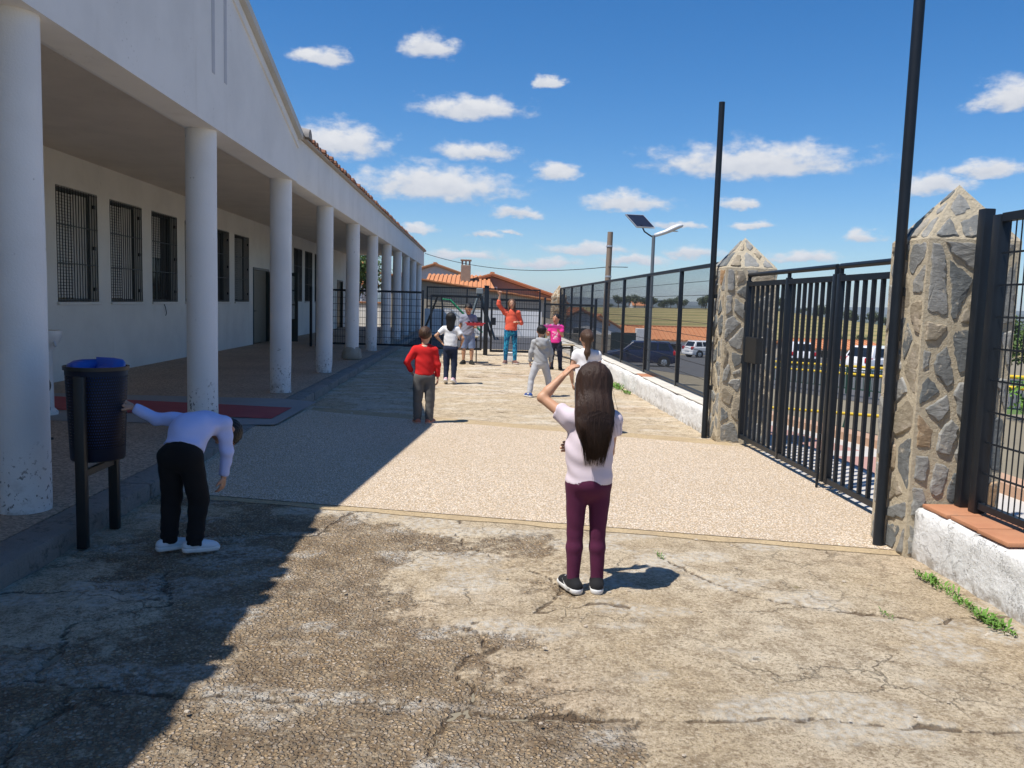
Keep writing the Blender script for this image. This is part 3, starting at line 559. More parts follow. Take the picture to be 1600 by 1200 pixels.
# ------------------------------------------------------------------ stone gate pillars
def clip(poly, nx_, ny_, c):        # keep nx*x+ny*y <= c
    out = []
    for i in range(len(poly)):
        p, q = poly[i], poly[(i + 1) % len(poly)]; dp = nx_ * p[0] + ny_ * p[1] - c; dq = nx_ * q[0] + ny_ * q[1] - c
        if dp <= 0: out.append(p)
        if dp * dq < 0: k = dp / (dp - dq); out.append((p[0] + (q[0] - p[0]) * k, p[1] + (q[1] - p[1]) * k))
    return out
def stones_2d(poly, n, rnd, gap=0.016, sy=0.68):
    return [[(x, y / sy) for x, y in c] for c in cells_2d([(x, y * sy) for x, y in poly], n, rnd, gap)]
def cells_2d(poly, n, rnd, gap, ax=1.0, ay=1.0):
    """irregular cells filling a polygon, each shrunk by the mortar gap"""
    x0 = min(p[0] for p in poly); x1 = max(p[0] for p in poly); y0 = min(p[1] for p in poly); y1 = max(p[1] for p in poly); pts = []; tries = 0
    dmin = 0.72 * math.sqrt((x1 - x0) * (y1 - y0) / n)
    while len(pts) < n and tries < 4000:
        tries += 1; p = (rnd.uniform(x0, x1), rnd.uniform(y0, y1)); lim = dmin * rnd.choice((0.55, 0.8, 1.0))
        if all(math.hypot(p[0] - q[0], p[1] - q[1]) > lim for q in pts): pts.append(p)
    res = []
    for p in pts:
        c = list(poly)
        for q in pts:
            if q is p: continue
            dx, dy = (q[0] - p[0]) * ax, (q[1] - p[1]) * ay; l = math.hypot(dx, dy) or 1; nx_, ny_ = dx / l, dy / l
            mx, my = (p[0] + q[0]) / 2, (p[1] + q[1]) / 2; c = clip(c, nx_, ny_, nx_ * mx + ny_ * my - gap * rnd.uniform(0.6, 1.5))
            if len(c) < 3: break
        if len(c) >= 3:
            ar = 0.5 * abs(sum(c[i][0] * c[(i + 1) % len(c)][1] - c[(i + 1) % len(c)][0] * c[i][1] for i in range(len(c))))
            if ar > 0.0016: res.append(c)
    return res
def stone_mesh(c, O, U, V, Nn, rnd):
    # rough outline, chamfered, slightly tilted face
    pts = []
    cx = sum(p[0] for p in c) / len(c); cy = sum(p[1] for p in c) / len(c)
    for i in range(len(c)):
        p, q = c[i], c[(i + 1) % len(c)]; l = math.hypot(q[0] - p[0], q[1] - p[1]); k = max(1, int(l / 0.032))
        for j in range(k):
            f = j / k; x = p[0] + (q[0] - p[0]) * f; y = p[1] + (q[1] - p[1]) * f; w = rnd.uniform(-0.014, 0.006) if j else rnd.uniform(-0.016, -0.004)
            d = math.hypot(x - cx, y - cy) or 1; pts.append((x + (x - cx) / d * w, y + (y - cy) / d * w))
    h = rnd.uniform(0.004, 0.015); tx, ty = rnd.uniform(-0.05, 0.05), rnd.uniform(-0.05, 0.05); m = MB(); n = len(pts); vs = []
    for (ins, hh) in ((-0.004, -0.006), (0.002, h * 0.6), (0.009, h)):
        for (x, y) in pts:
            d = math.hypot(x - cx, y - cy) or 1; x2 = x - (x - cx) / d * ins; y2 = y - (y - cy) / d * ins
            e = hh + (tx * (x2 - cx) + ty * (y2 - cy) if hh > 0 else 0) + (rnd.uniform(-0.002, 0.002) if hh > 0 else 0)
            vs.append(O + U * x2 + V * y2 + Nn * e)
    vs.append(O + U * cx + V * cy + Nn * (h + rnd.uniform(0.0, 0.006)))
    fs = [(a * n + i, a * n + (i + 1) % n, (a + 1) * n + (i + 1) % n, (a + 1) * n + i) for a in range(2) for i in range(n)] + [(2 * n + i, 2 * n + (i + 1) % n, 3 * n) for i in range(n)]
    return m.add(vs, fs)
def pillar(label, x0, y0, w, zsh, ztop, nst, seed, singles=True, zb=-0.1, d=None):
    d = d or w
    rnd = random.Random(seed); P = thing('stone_gate_pillar', label, 'pillar', (x0 + w / 2, y0 + d / 2, 0), group='stone gate pillars')
    x1, y1 = x0 + w, y0 + d; c = Vector((x0 + w / 2, y0 + d / 2, ztop)); m = MB()
    ring = lambda i, z: [(x0 + i, y0 + i, z), (x1 - i, y0 + i, z), (x1 - i, y1 - i, z), (x0 + i, y1 - i, z)]
    m.add(ring(0, zb) + ring(0, zsh) + [tuple(c)], [(0, 1, 5, 4), (1, 2, 6, 5), (2, 3, 7, 6), (3, 0, 4, 7), (4, 5, 8), (5, 6, 8), (6, 7, 8), (7, 4, 8), (3, 2, 1, 0)])
    obj('mortar_core', m, M['mortar'], P); allm = MB()
    cor = [Vector((x0, y0, 0)), Vector((x1, y0, 0)), Vector((x1, y1, 0)), Vector((x0, y1, 0))]
    for i in range(4):
        A, Bc = cor[i], cor[(i + 1) % 4]; U = (Bc - A).normalized(); Nn = Vector((U.y, -U.x, 0)); Vv = Vector((0, 0, 1)); fw = (Bc - A).length
        faces = [([(0.02, 0.01), (fw - 0.02, 0.01), (fw - 0.02, zsh - 0.02), (0.02, zsh - 0.02)], A, U, Vv, Nn, int(nst * fw / w))]
        up = (c - (A + Bc) / 2 - Vector((0, 0, zsh))); sl_ = up.length; V2 = up.normalized(); N2 = U.cross(V2)
        faces.append(([(0.04, 0.015), (fw - 0.04, 0.015), (fw / 2, sl_ - 0.03)], A + Vector((0, 0, zsh)), U, V2, N2, 7))
        for (poly, O, U_, V_, N_, k) in faces:
            for cell in stones_2d(poly, k, rnd):
                sm = stone_mesh(cell, O, U_, V_, N_, rnd)
                if singles: obj('stone', sm, M['stone'], P)
                else: allm.add(sm.v, sm.f)
    if not singles: o = obj('stones', allm, M['stone'], P); o['kind'] = 'stuff'
    return P
pillar('stone pillar with pointed cap between the gate and the bare fence beside the low wall with red coping', 2.82, 5.06, 0.6, 2.06, 2.43, 32, 12, d=0.46)
pillar('stone pillar with pointed cap between the gate and the long fence run', 2.87, 9.42, 0.6, 2.06, 2.43, 36, 5)
pillar('distant stone pillar with pointed cap at the end of the long fence run', 2.82, 31.0, 0.55, 1.85, 2.3, 26, 9, False)

# ------------------------------------------------------------------ low walls, coping tiles
def low_wall(label, y0, y1, seed):
    P = thing('low_wall', label, 'wall', (3.0, y0, 0)); m = MB(); n = max(4, int((y1 - y0) / 0.06)); rows = [(-0.05, 0.0), (0.0, 0.0), (0.08, 0.0), (0.16, 0.0), (0.24, 0.0), (0.30, 0.005), (0.325, 0.03)]
    Y = np.linspace(y0, y1, n + 1); v = []
    for yv in Y:
        for (z, ix) in rows:
            b = float(fbm(np.array(yv * 5.0), np.array(z * 9.0), 4, seed) - 0.47) * 0.05 + float(fbm(np.array(yv * 0.9), np.array(seed * 1.0), 2, seed) - 0.4) * 0.05
            v.append((2.86 + ix - b, yv, z + (0.02 * float(vnoise(np.array(yv * 4.0), np.array(2.0), seed)) if z > 0.29 else 0)))
        v.append((3.22, yv, 0.335)); v.append((3.22, yv, -3.0))
    k = len(rows) + 2
    m.add(v, [(i * k + j, (i + 1) * k + j, (i + 1) * k + j + 1, i * k + j + 1) for i in range(n) for j in range(k - 1)] + [tuple(range(k)), tuple(range(n * k, n * k + k))])
    obj('plaster', m, M['whitewash'], P, 'all'); return P
wl = low_wall('rough whitewashed low wall with red coping tiles beside the stone pillar and bare fence', -2.0, 5.06, 3)
yy = 5.04; rnd = random.Random(8)
for i in range(7):
    ln = 0.29; m = MB(); m.bbox(2.90 + rnd.uniform(-0.01, 0.01), 3.2, yy - ln, yy - 0.012, 0.342, 0.368, 0.006)
    if i in (0, 1, 2, 4, 6): obj('coping_tile', m, M['terra'], wl, True)
    yy -= ln
M['palecap'] = plain('pale cement capping', (0.58, 0.54, 0.47), 0.9, 0.15, 6, 0.5, 25)
wf = low_wall('long flaking whitewashed low wall under the long fence run', 10.02, 31.0, 17)
yy = 10.1; tops = MB()
while yy < 30.5:
    ln = rnd.uniform(0.5, 1.1); m = MB(); m.bbox(2.9 + rnd.uniform(-0.02, 0.02), 3.2, yy, yy + ln - 0.015, 0.342, 0.360, 0.006); obj('coping_tile', m, M['terra'] if rnd.random() < 0.1 else M['palecap'], wf, True); yy += ln

# ------------------------------------------------------------------ fences
def wires(name, parent, A, B_, z0, z1, sv=0.05, sh=0.2, r=0.0027):
    m = MB(); A = Vector(A); B_ = Vector(B_); L_ = (B_ - A).length; n = int(L_ / sv)
    for i in range(1, n): p = A + (B_ - A) * (i / n); m.bar((p.x, p.y, z0), (p.x, p.y, z1), r * 2)
    k = max(1, round((z1 - z0) / sh))
    for j in range(k + 1):
        z = z0 + (z1 - z0) * j / k; m.bar((A.x, A.y, z), (B_.x, B_.y, z), r * 2.2); m.bar((A.x, A.y, z + 0.006), (B_.x, B_.y, z + 0.006), r * 1.6)
    o = obj(name, m, M['metal'], parent); o['kind'] = 'stuff'; return o
def post(parent, x, y, z0, z1, w=0.06, name='post'):
    m = MB(); m.bbox(x - w / 2, x + w / 2, y - w / 2, y + w / 2, z0, z1, 0.006); return obj(name, m, M['metal'], parent, True)
def rail(parent, a, b, w=0.04, h=None, name='rail'):
    m = MB(); m.bar(a, b, w, h); return obj(name, m, M['metal'], parent)
FX = 3.12
F1 = thing('mesh_fence', 'long run of dark welded mesh fence on the far low wall between two pillars', 'fence', (FX, 10, 0.34))
py_ = [10.08] + [12.5 + 2.45 * k for k in range(8)] + [30.95]
for a in py_: post(F1, FX, a, 0.3, 2.18, 0.062)
for a, b in zip(py_[:-1], py_[1:]):
    rail(F1, (FX, a + 0.04, 2.155), (FX, b - 0.04, 2.155), 0.05, 0.05); rail(F1, (FX, a + 0.04, 0.40), (FX, b - 0.04, 0.40), 0.04, 0.04); wires('wire_mesh', F1, (FX, a + 0.04, 0), (FX, b - 0.04, 0), 0.41, 2.14, r=0.0019)
F2 = thing('mesh_fence', 'dark welded mesh fence panel on the low wall with red coping', 'fence', (FX, 4, 0.36))
for a in (4.97, 4.82, 2.6, 0.2, -1.9): post(F2, FX, a, 0.37, 2.19 if a < 4.9 else 2.24, 0.07)
for a, b in ((4.78, 2.64), (2.56, 0.24), (0.16, -1.86)):
    rail(F2, (FX, a, 2.17), (FX, b, 2.17), 0.05, 0.05); rail(F2, (FX, a, 0.42), (FX, b, 0.42), 0.04, 0.04); wires('wire_mesh', F2, (FX, a, 0), (FX, b, 0), 0.43, 2.15, r=0.003)
# cross fence with the two inner gates
CY = 24.1
F3 = thing('mesh_fence', 'dark mesh fence panel crossing the colonnade floor', 'fence', (-3, CY, 0.12))
for x in (-4.87, -4.70, -1.62): post(F3, x, CY, 0.0 if x > -2 else 0.118, 1.86, 0.07)
rail(F3, (-4.66, CY, 1.79), (-1.66, CY, 1.79), 0.05, 0.06); rail(F3, (-4.66, CY, 0.23), (-1.66, CY, 0.23), 0.05, 0.05); wires('wire_mesh', F3, (-4.66, CY, 0), (-1.66, CY, 0), 0.25, 1.77, 0.07, r=0.0035)
m = MB()
def leaf(label, x0, x1, z0, z1):
    G = thing('mesh_gate', label, 'gate', (x0, CY, 0))
    for x in (x0 + 0.03, x1 - 0.03): post(G, x, CY, z0, z1, 0.06, 'stile')
    for z in (z0 + 0.03, z1 - 0.03): rail(G, (x0 + 0.06, CY, z), (x1 - 0.06, CY, z), 0.05, 0.06)
    wires('wire_mesh', G, (x0 + 0.06, CY, 0), (x1 - 0.06, CY, 0), z0 + 0.06, z1 - 0.06, 0.07, r=0.0035)
    m = MB(); m.bbox(x1 - 0.16 if x0 < 0 else x0, x1 if x0 < 0 else x0 + 0.16, CY - 0.06, CY - 0.031, 0.9, 1.12, 0.006); obj('lock_box', m, M['metal'], G); return G
leaf('mesh gate leaf between the colonnade fence and the thick centre post', -1.40, 0.14, 0.14, 1.74); leaf('mesh gate leaf behind the woman in orange', 0.38, 1.86, 0.1, 1.68)
GP = thing('gate_post', 'thick dark centre post between the two inner mesh gates', 'post', (0.25, CY, 0)); post(GP, 0.25, CY, 0, 2.02, 0.13, 'shaft'); m = MB(); m.bbox(0.17, 0.33, CY - 0.08, CY + 0.08, 2.02, 2.05, 0.01); obj('cap', m, M['metal'], GP)
F4 = thing('mesh_fence', 'short slanting mesh fence panel joining the inner gate to the low wall', 'fence', (2.4, 22, 0))
post(F4, 1.98, CY, 0, 1.75, 0.06); post(F4, 2.84, 19.6, 0, 1.72, 0.06)
rail(F4, (1.98, CY - 0.04, 1.56), (2.83, 19.66, 1.56), 0.04, 0.05); rail(F4, (1.98, CY - 0.04, 0.14), (2.83, 19.66, 0.14), 0.04, 0.04); wires('wire_mesh', F4, (1.985, CY - 0.04, 0), (2.835, 19.66, 0), 0.15, 1.55, 0.07, r=0.003)
# street gate, two leaves of square bars
def bar_gate(label, y0, y1, thick, lock):
    G = thing('bar_gate', label, 'gate', (FX, (y0 + y1) / 2, 0.05), group=None)
    for a in (y0 + 0.03, y1 - 0.03) + thick: post(G, FX, a, 0.06 if a in thick else 0.07, 1.91, 0.055, 'stile')
    ed = sorted((y0 + 0.03, y1 - 0.03) + thick)
    for a, b in zip(ed[:-1], ed[1:]):
        for z in (0.10, 1.87): rail(G, (FX, a + 0.035, z), (FX, b - 0.035, z), 0.045, 0.05)
        n = max(1, round((b - a) / 0.145))
        for i in range(1, n):
            y = a + (b - a) * i / n; m = MB(); m.bar((FX, y, 0.126), (FX, y, 1.844), 0.030); obj('bar', m, M['metal'], G)
    m = MB(); m.tube((FX, y0 + 0.02, 1.975), (FX, y1 - 0.02, 1.975), 0.024, n=12); obj('top_rail', m, M['metal'], G, True)
    for a in ed: m = MB(); m.bar((FX, a, 1.91), (FX, a, 1.955), 0.03); obj('stub', m, M['metal'], G)
    for z in (0.35, 1.0, 1.62): yh = y1 if lock else y0; m = MB(); m.tube((FX - 0.02, yh, z - 0.05), (FX - 0.02, yh, z + 0.05), 0.016, n=8); m.bar((FX - 0.02, yh - 0.03, z), (FX - 0.02, yh + 0.03, z), 0.012, 0.05); obj('hinge', m, M['metal'], G, True)
    if lock: m = MB(); m.bbox(FX - 0.04, FX + 0.04, y1 - 0.50, y1 - 0.12, 0.98, 1.27, 0.008); obj('lock_plate', m, M['dark'], G)
    m = MB(); m.tube((FX - 0.05, y0 + 0.04, -0.005), (FX - 0.05, y0 + 0.04, 0.5), 0.012); obj('drop_bolt', m, M['metal'], G, True)
bar_gate('wide leaf of the dark barred street gate with the lock plate', 7.0, 9.36, (8.12,), True)
bar_gate('narrow leaf of the dark barred street gate next to the stone pillar', 5.72, 6.97, (), False)
# tall bare poles
for (x, y, lab) in ((2.765, 5.30, 'tall dark round pole standing against the stone pillar beside the bare fence'), (2.80, 9.72, 'tall dark round pole against the stone pillar of the long fence run')):
    P = thing('tall_pole', lab, 'pole', (x, y, 0), group='tall bare poles by the gate'); m = MB(); m.tube((x, y, 0), (x, y, 3.98), 0.035, n=20); obj('shaft', m, M['metal'], P, True)
    m = MB(); m.tube((x, y, 3.98), (x, y, 3.99), 0.036, n=20); obj('cap', m, M['dark'], P)
    for z in (0.6, 1.7): m = MB(); m.box(x + 0.03, x + 0.075, y - 0.02, y + 0.02, z, z + 0.05); obj('bracket', m, M['metal'], P)

# back of the yard: white wall with fence, shed, houses
P = thing('yard_wall', 'white wall with a mesh fence on top closing the play area', 'wall', (0, 37, 0)); m = MB(); m.box(-2.4, 2.9, 37.0, 37.25, -0.1, 1.19); obj('masonry', m, M['white'], P)
for x in (-2.3, -0.5, 1.3, 2.8): post(P, x, 37.12, 1.19, 2.2, 0.06)
rail(P, (-2.27, 37.12, 2.16), (2.77, 37.12, 2.16), 0.05, 0.06); rail(P, (-2.27, 37.12, 1.3), (2.77, 37.12, 1.3), 0.05, 0.05); wires('wire_mesh', P, (-2.27, 37.12, 0), (2.77, 37.12, 0), 1.32, 2.14, 0.08, r=0.004)
SH = thing('shed', 'beige masonry shed with a sloping tiled verge behind the yard wall', 'building', (0.5, 44, 0)); m = MB()
m.prism([(-5, 44, -0.2), (4.6, 44, -0.2), (4.6, 44, 1.62), (-5, 44, 2.82)], (0, 3.6, 0)); obj('wall', m, M['oldwall'], SH)
sr = obj('roof', MB().prism([(-5.2, 43.8, 2.85), (4.9, 43.8, 1.59), (4.9, 43.8, 1.66), (-5.2, 43.8, 2.92)], (0, 4.0, 0)), M['rooftile'], SH)
tl = MB().bar((-0.35, 0, 0), (0.35, 0, 0), 0.16, 0.05).mesh('verge_tile'); tl.materials.append(M['rooftile'])
for i in range(22): o = obj('verge_tile', tl, None, sr); x = -4.9 + i * 0.445; o.location = (x, 43.82, 2.93 - (x + 5.2) * 0.1248 + 0.02 * (i % 2)); o.rotation_euler = (0, 0.124, 0)
def house(name, label, x0, x1, y0, y1, zb, ze, zr, wallm, roofm, ridge='y', wins=(), group=None):
    H_ = thing(name, label, 'house', ((x0 + x1) / 2, y0, zb), group=group); m = MB(); o_ = 0.25
    if ridge == 'y':
        xm = (x0 + x1) / 2; m.prism([(x0, y0, zb), (x1, y0, zb), (x1, y0, ze), (xm, y0, zr), (x0, y0, ze)], (0, y1 - y0, 0)); obj('wall', m, wallm, H_)
        k = (zr - ze) / (xm - x0); r = MB()
        for s_ in (-1, 1):
            xe = xm + s_ * (xm - x0 + o_); r.prism([(xm, y0 - o_, zr + 0.03), (xe, y0 - o_, ze - k * o_ + 0.03), (xe, y0 - o_, ze - k * o_ + 0.15), (xm, y0 - o_, zr + 0.15)], (0, y1 - y0 + 2 * o_, 0))
    else:
        ym = (y0 + y1) / 2; m.prism([(x0, y0, zb), (x0, y1, zb), (x0, y1, ze), (x0, ym, zr), (x0, y0, ze)], (x1 - x0, 0, 0)); obj('wall', m, wallm, H_)
        k = (zr - ze) / (ym - y0); r = MB()
        for s_ in (-1, 1):
            ye = ym + s_ * (ym - y0 + o_); r.prism([(x0 - o_, ym, zr + 0.03), (x0 - o_, ye, ze - k * o_ + 0.03), (x0 - o_, ye, ze - k * o_ + 0.15), (x0 - o_, ym, zr + 0.15)], (x1 - x0 + 2 * o_, 0, 0))
    rr = obj('roof', r, roofm, H_)
    # rows of barrel tiles standing proud of the roof sheet
    tm = MB()
    if ridge == 'y':
        n = int((y1 - y0 + 2 * o_) / 0.5)
        for i in range(n + 1):
            yq = y0 - o_ + 0.08 + i * (y1 - y0 + 2 * o_ - 0.16) / max(n, 1)
            for s_ in (-1, 1): tm.bar((xm, yq, zr + 0.17), (xm + s_ * (xm - x0 + o_), yq, ze - k * o_ + 0.17), 0.2, 0.08)
        tm.bar((xm, y0 - o_, zr + 0.2), (xm, y1 + o_, zr + 0.2), 0.24, 0.12)
    else:
        n = int((x1 - x0 + 2 * o_) / 0.5)
        for i in range(n + 1):
            xq = x0 - o_ + 0.08 + i * (x1 - x0 + 2 * o_ - 0.16) / max(n, 1)
            for s_ in (-1, 1): tm.bar((xq, ym, zr + 0.17), (xq, ym + s_ * (ym - y0 + o_), ze - k * o_ + 0.17), 0.2, 0.08)
        tm.bar((x0 - o_, ym, zr + 0.2), (x1 + o_, ym, zr + 0.2), 0.24, 0.12)
    o = obj('roof_tiles', tm, roofm, rr); o['kind'] = 'stuff'
    for (wx, wz, ww, wh) in wins:
        fr = MB(); fr.box(wx - ww / 2 - 0.06, wx + ww / 2 + 0.06, y0 - 0.05, y0 - 0.003, wz - 0.06, wz + wh + 0.06); f = obj('window', fr, M['white'], H_); pn = MB(); pn.box(wx - ww / 2, wx + ww / 2, y0 - 0.06, y0 - 0.053, wz, wz + wh); obj('pane', pn, M['glass'], f)
    return H_
hb = house('village_house', 'low house with brown gable, orange tiles and a tall brick chimney behind the shed', -2.8, 4.4, 48, 56, -0.2, 1.95, 3.05, M['brownwall'], M['rooftile'], 'y', [(0.8, 1.9, 0.5, 0.5)])
ch = MB(); ch.bbox(-1.02, -0.47, 46.9, 47.5, -0.2, 3.62, 0.02)
for (x, y) in ((-1.0, 46.92), (-0.79, 46.92), (-0.58, 46.92), (-1.0, 47.38), (-0.58, 47.38)): ch.box(x, x + 0.09, y, y + 0.09, 3.62, 3.86)
ch.bbox(-1.06, -0.43, 46.86, 47.54, 3.86, 3.94, 0.02)
wg = obj('wing_roof', MB().prism([(-3.0, 45.0, 2.22), (0.9, 45.0, 2.22), (0.55, 49.2, 3.02), (-3.0, 49.2, 3.02)], (0, 0, 0.08)), M['rooftile'], hb)
tm = MB()
for i in range(15): tm.bar((-2.9 + i * 0.25, 45.0, 2.33), (-2.9 + i * 0.25, 49.1, 3.12), 0.13, 0.06)
o = obj('roof_tiles', tm, M['rooftile'], wg); o['kind'] = 'stuff'; obj('chimney', ch, plain('sooty brick', (0.27, 0.21, 0.16), 0.9, 0.3, 5, 0.4, 25), hb)
house('village_house', 'house with grey white gable and orange roof beyond the brown gabled house', -7.2, 0.6, 62, 72, -0.3, 2.9, 4.15, plain('pale grey render', (0.52, 0.48, 0.47), 0.9), M['rooftile'], 'y', [(-5.4, 1.4, 0.8, 1.0)])
house('village_house', 'white house with orange roof seen between the far columns', -16, -8.5, 60, 68, -0.3, 2.6, 4.3, M['white'], M['rooftile'], 'x', [(-10.5, 1.0, 0.9, 1.1), (-13, 1.0, 0.9, 1.1)])
PW = thing('garden_wall', 'low white garden wall beyond the end of the colonnade', 'wall', (-9, 46, 0)); m = MB(); m.bbox(-14, -2.6, 46, 46.25, -0.2, 1.3, 0.03); obj('masonry', m, M['white'], PW)
m = MB(); m.bbox(-14.1, -2.5, 45.93, 46.32, 1.3, 1.38, 0.02); obj('coping', m, M['terra'], PW)
# houses down the street
zst = lambda y: float(zs(y))
house('village_house', 'long low white house with a bright orange roof below the vine slope', 16.0, 29.5, 86, 93, -3.6, -1.95, -0.75, M['white'], M['rooftile'], 'x', [(20.5, -3.1, 2.6, 0.8), (26, -3.0, 0.9, 0.8)])
house('village_house', 'small white house with a chimney beside the long orange roofed house', 9.5, 13.4, 76, 82, -3.2, -0.6, 0.5, M['white'], M['rooftile'], 'y', [(11.2, -2.2, 0.9, 1.1)])
house('village_house', 'orange roofed house with pale stone walls behind the white cars', 32.5, 41, 80, 88, -3.4, -2.2, -1.5, M['oldwall'], M['rooftile'], 'x', [(35, -3.0, 1.2, 0.7), (38.5, -3.0, 1.2, 0.7)])
house('village_house', 'white house with orange roof standing behind the utility pole', 5.6, 9.2, 58, 65, -2.5, 0.2, 1.1, M['white'], M['rooftile'], 'y', [(7.3, -1.2, 0.9, 1.1)])
house('village_house', 'tiny white farmhouse among trees on top of the vine slope', 50, 56, 262, 268, -3.5, 1.8, 3.4, M['white'], M['rooftile'], 'x', [(53, -0.5, 1, 1.2)])
sw = thing('street_wall', 'grey white garden wall with a dark gate behind the blue car', 'wall', (9, 54, -2.3)); m = MB(); m.bbox(5.2, 11.6, 54, 54.3, -2.6, -0.35, 0.03); obj('masonry', m, M['oldwall'], sw); m = MB(); m.bbox(8.9, 10.6, 53.93, 53.995, -2.3, -0.2, 0.02); obj('gate_panel', m, M['doorgreen'], sw); m = MB(); m.bbox(10.6, 11.2, 53.9, 54.35, -2.6, 0.1, 0.03); obj('gate_pier', m, M['white'], sw)

# ------------------------------------------------------------------ street furniture
z24 = zst(24)
LP = thing('solar_street_lamp', 'slim street lamp with a solar panel beside the road', 'street lamp', (5.1, 24, z24)); z0 = z24 + 0.1
m = MB(); m.tube((5.1, 24, z0 - 0.05), (5.1, 24, 3.66), 0.06, 0.05, 14); obj('post', m, M['plastic_grey'] if False else plain('grey lamp post', (0.13, 0.15, 0.165), 0.45), LP, True)
m = MB(); m.path([(5.1, 24, 3.60), (4.98, 24, 3.66), (4.82, 24, 3.76), (4.72, 24, 3.95)], 0.022, 8); obj('panel_arm', m, M['metal'], LP, True)
Uu = Vector((1, 0.12, 0)).normalized(); Vv = Vector((-0.62, 0.62, 0.62)).normalized(); Vv = (Vv - Uu * Vv.dot(Uu) * 0.35).normalized(); C0 = Vector((4.83, 24.0, 3.92))
sw_ = 0.56; sh_ = 0.64; Nn = Uu.cross(Vv).normalized(); fr = MB(); c00 = C0 - Uu * sw_ / 2 - Vv * 0.05
fr.prism([c00, c00 + Uu * sw_, c00 + Uu * sw_ + Vv * sh_, c00 + Vv * sh_], Nn * -0.04); sp = obj('solar_panel', fr, M['alu'], LP)
pn = MB(); 
for i in range(6):
    for j in range(6):
        a = c00 + Uu * (0.02 + i * 0.087) + Vv * (0.02 + j * 0.1); pn.prism([a, a + Uu * 0.082, a + Uu * 0.082 + Vv * 0.095, a + Vv * 0.095], Nn * 0.004)
for s_ in (1,): obj('solar_cells', pn, plain('blue black solar cells', (0.012, 0.017, 0.035), 0.2, 0.2), sp)
pb = MB()
for i in range(6):
    for j in range(6):
        a = c00 + Uu * (0.02 + i * 0.087) + Vv * (0.02 + j * 0.1) - Nn * 0.041; pb.prism([a, a + Uu * 0.078, a + Uu * 0.078 + Vv * 0.09, a + Vv * 0.09], Nn * -0.004)
obj('solar_cells', pb, plain('blue black solar cells under', (0.012, 0.017, 0.035), 0.2, 0.2), sp)
hd = MB(); pts = [(5.12, 3.66, 0.05, 0.05), (5.25, 3.70, 0.07, 0.06), (5.5, 3.79, 0.1, 0.065), (5.72, 3.90, 0.17, 0.085), (5.92, 3.99, 0.19, 0.075), (6.05, 4.02, 0.13, 0.05), (6.1, 4.03, 0.04, 0.02)]; v = []; n = 14
for (x, z, w, h) in [(5.12 + (a_ - 5.12) * 0.85, 3.66 + (b_ - 3.66) * 0.85, c_, d_) for a_, b_, c_, d_ in pts]: v += [(x - 0.25 * h * math.sin(2 * math.pi * i / n), 24 + w * math.cos(2 * math.pi * i / n), z + h * math.sin(2 * math.pi * i / n)) for i in range(n)]
hd.add(v, [(a * n + i, a * n + (i + 1) % n, (a + 1) * n + (i + 1) % n, (a + 1) * n + i) for a in range(len(pts) - 1) for i in range(n)] + [tuple(range(n)), tuple(range((len(pts) - 1) * n, len(pts) * n))]); obj('lamp_head', hd, M['plastic_grey'], LP, 'all')
m = MB(); m.bbox(5.56, 5.8, 23.92, 24.08, 3.79, 3.805, 0.004); o = obj('lens', m, plain('lamp lens', (0.4, 0.4, 0.38), 0.2), LP)
UP = thing('utility_pole', 'leaning wooden utility pole behind the fence', 'pole', (4.75, 30, zst(30))); m = MB()
m.path([(4.7 + 0.012 * i, 30, zst(30) - 0.1 + i * 0.9) for i in range(7)], 0.12, 14, [0.125, 0.122, 0.118, 0.115, 0.11, 0.105, 0.10]); obj('trunk', m, M['wood'], UP, True)
for z in (2.6, 3.7): m = MB(); m.lathe([(0.118, z), (0.121, z + 0.01), (0.121, z + 0.05), (0.118, z + 0.06)], (4.76, 30, 0), 14); obj('band', m, M['alu'], UP)
m = MB(); A = Vector((-2.75, 41.9, 3.92)); Bv = Vector((4.74, 29.9, 2.98)); m.path([A + (Bv - A) * (i / 20) + Vector((0, 0, -0.42 * 4 * (i / 20) * (1 - i / 20))) for i in range(21)] + [Vector((5.3, 29.1, 2.95)), Vector((12, 24, 2.9))][:1], 0.014, 6); cbl = obj('overhead_cable', m, M['dark']); tag(cbl, 'black overhead cable sagging from the eaves to the wooden pole', 'cable')

# yellow and green pedestrian barriers
def barrier_proto():
    R_ = thing('pedestrian_barrier', 'yellow railed green steel pedestrian barrier along the pavement edge', 'barrier', (4.9, 0, 0), group='barriers along the pavement edge'); Lb = 2.4
    for z in (0.78, 0.58): m = MB(); m.tube((4.9, 0.06, z), (4.9, Lb - 0.06, z), 0.036, n=10); obj('rail', m, M['yellow'], R_, True)
    m = MB(); m.bar((4.9, 0.04, 0.70), (4.9, Lb - 0.04, 0.70), 0.03); obj('cross_rail', m, M['green_steel'], R_); m = MB(); m.bar((4.9, 0.04, 0.2), (4.9, Lb - 0.04, 0.2), 0.03); obj('cross_rail', m, M['green_steel'], R_)
    for y in (0.0, Lb / 2): m = MB(); m.bar((4.9, y, 0.05), (4.9, y, 0.80), 0.06); obj('post', m, M['green_steel'], R_)
    m = MB(); n = 16
    for i in range(1, n): y = Lb * i / n; m.tube((4.9, y, 0.215), (4.9, y, 0.685), 0.008, n=5)
    o = obj('balusters', m, M['green_steel'], R_); o['kind'] = 'stuff'; return R_
bp = barrier_proto(); bys = [-0.6 + 2.4 * k for k in range(13)]
for i, y in enumerate(bys):
    o = bp if i == 0 else copy_tree(bp); o.location = (4.9, y, zst(y + 1.2) + 0.05); o.rotation_euler = (math.atan(-0.05) if y > 8 else 0, 0, 0)
RH = thing('ramp_handrail', 'yellow double handrail of the ramp going down beside the road', 'handrail', (5.5, 8, -0.3))
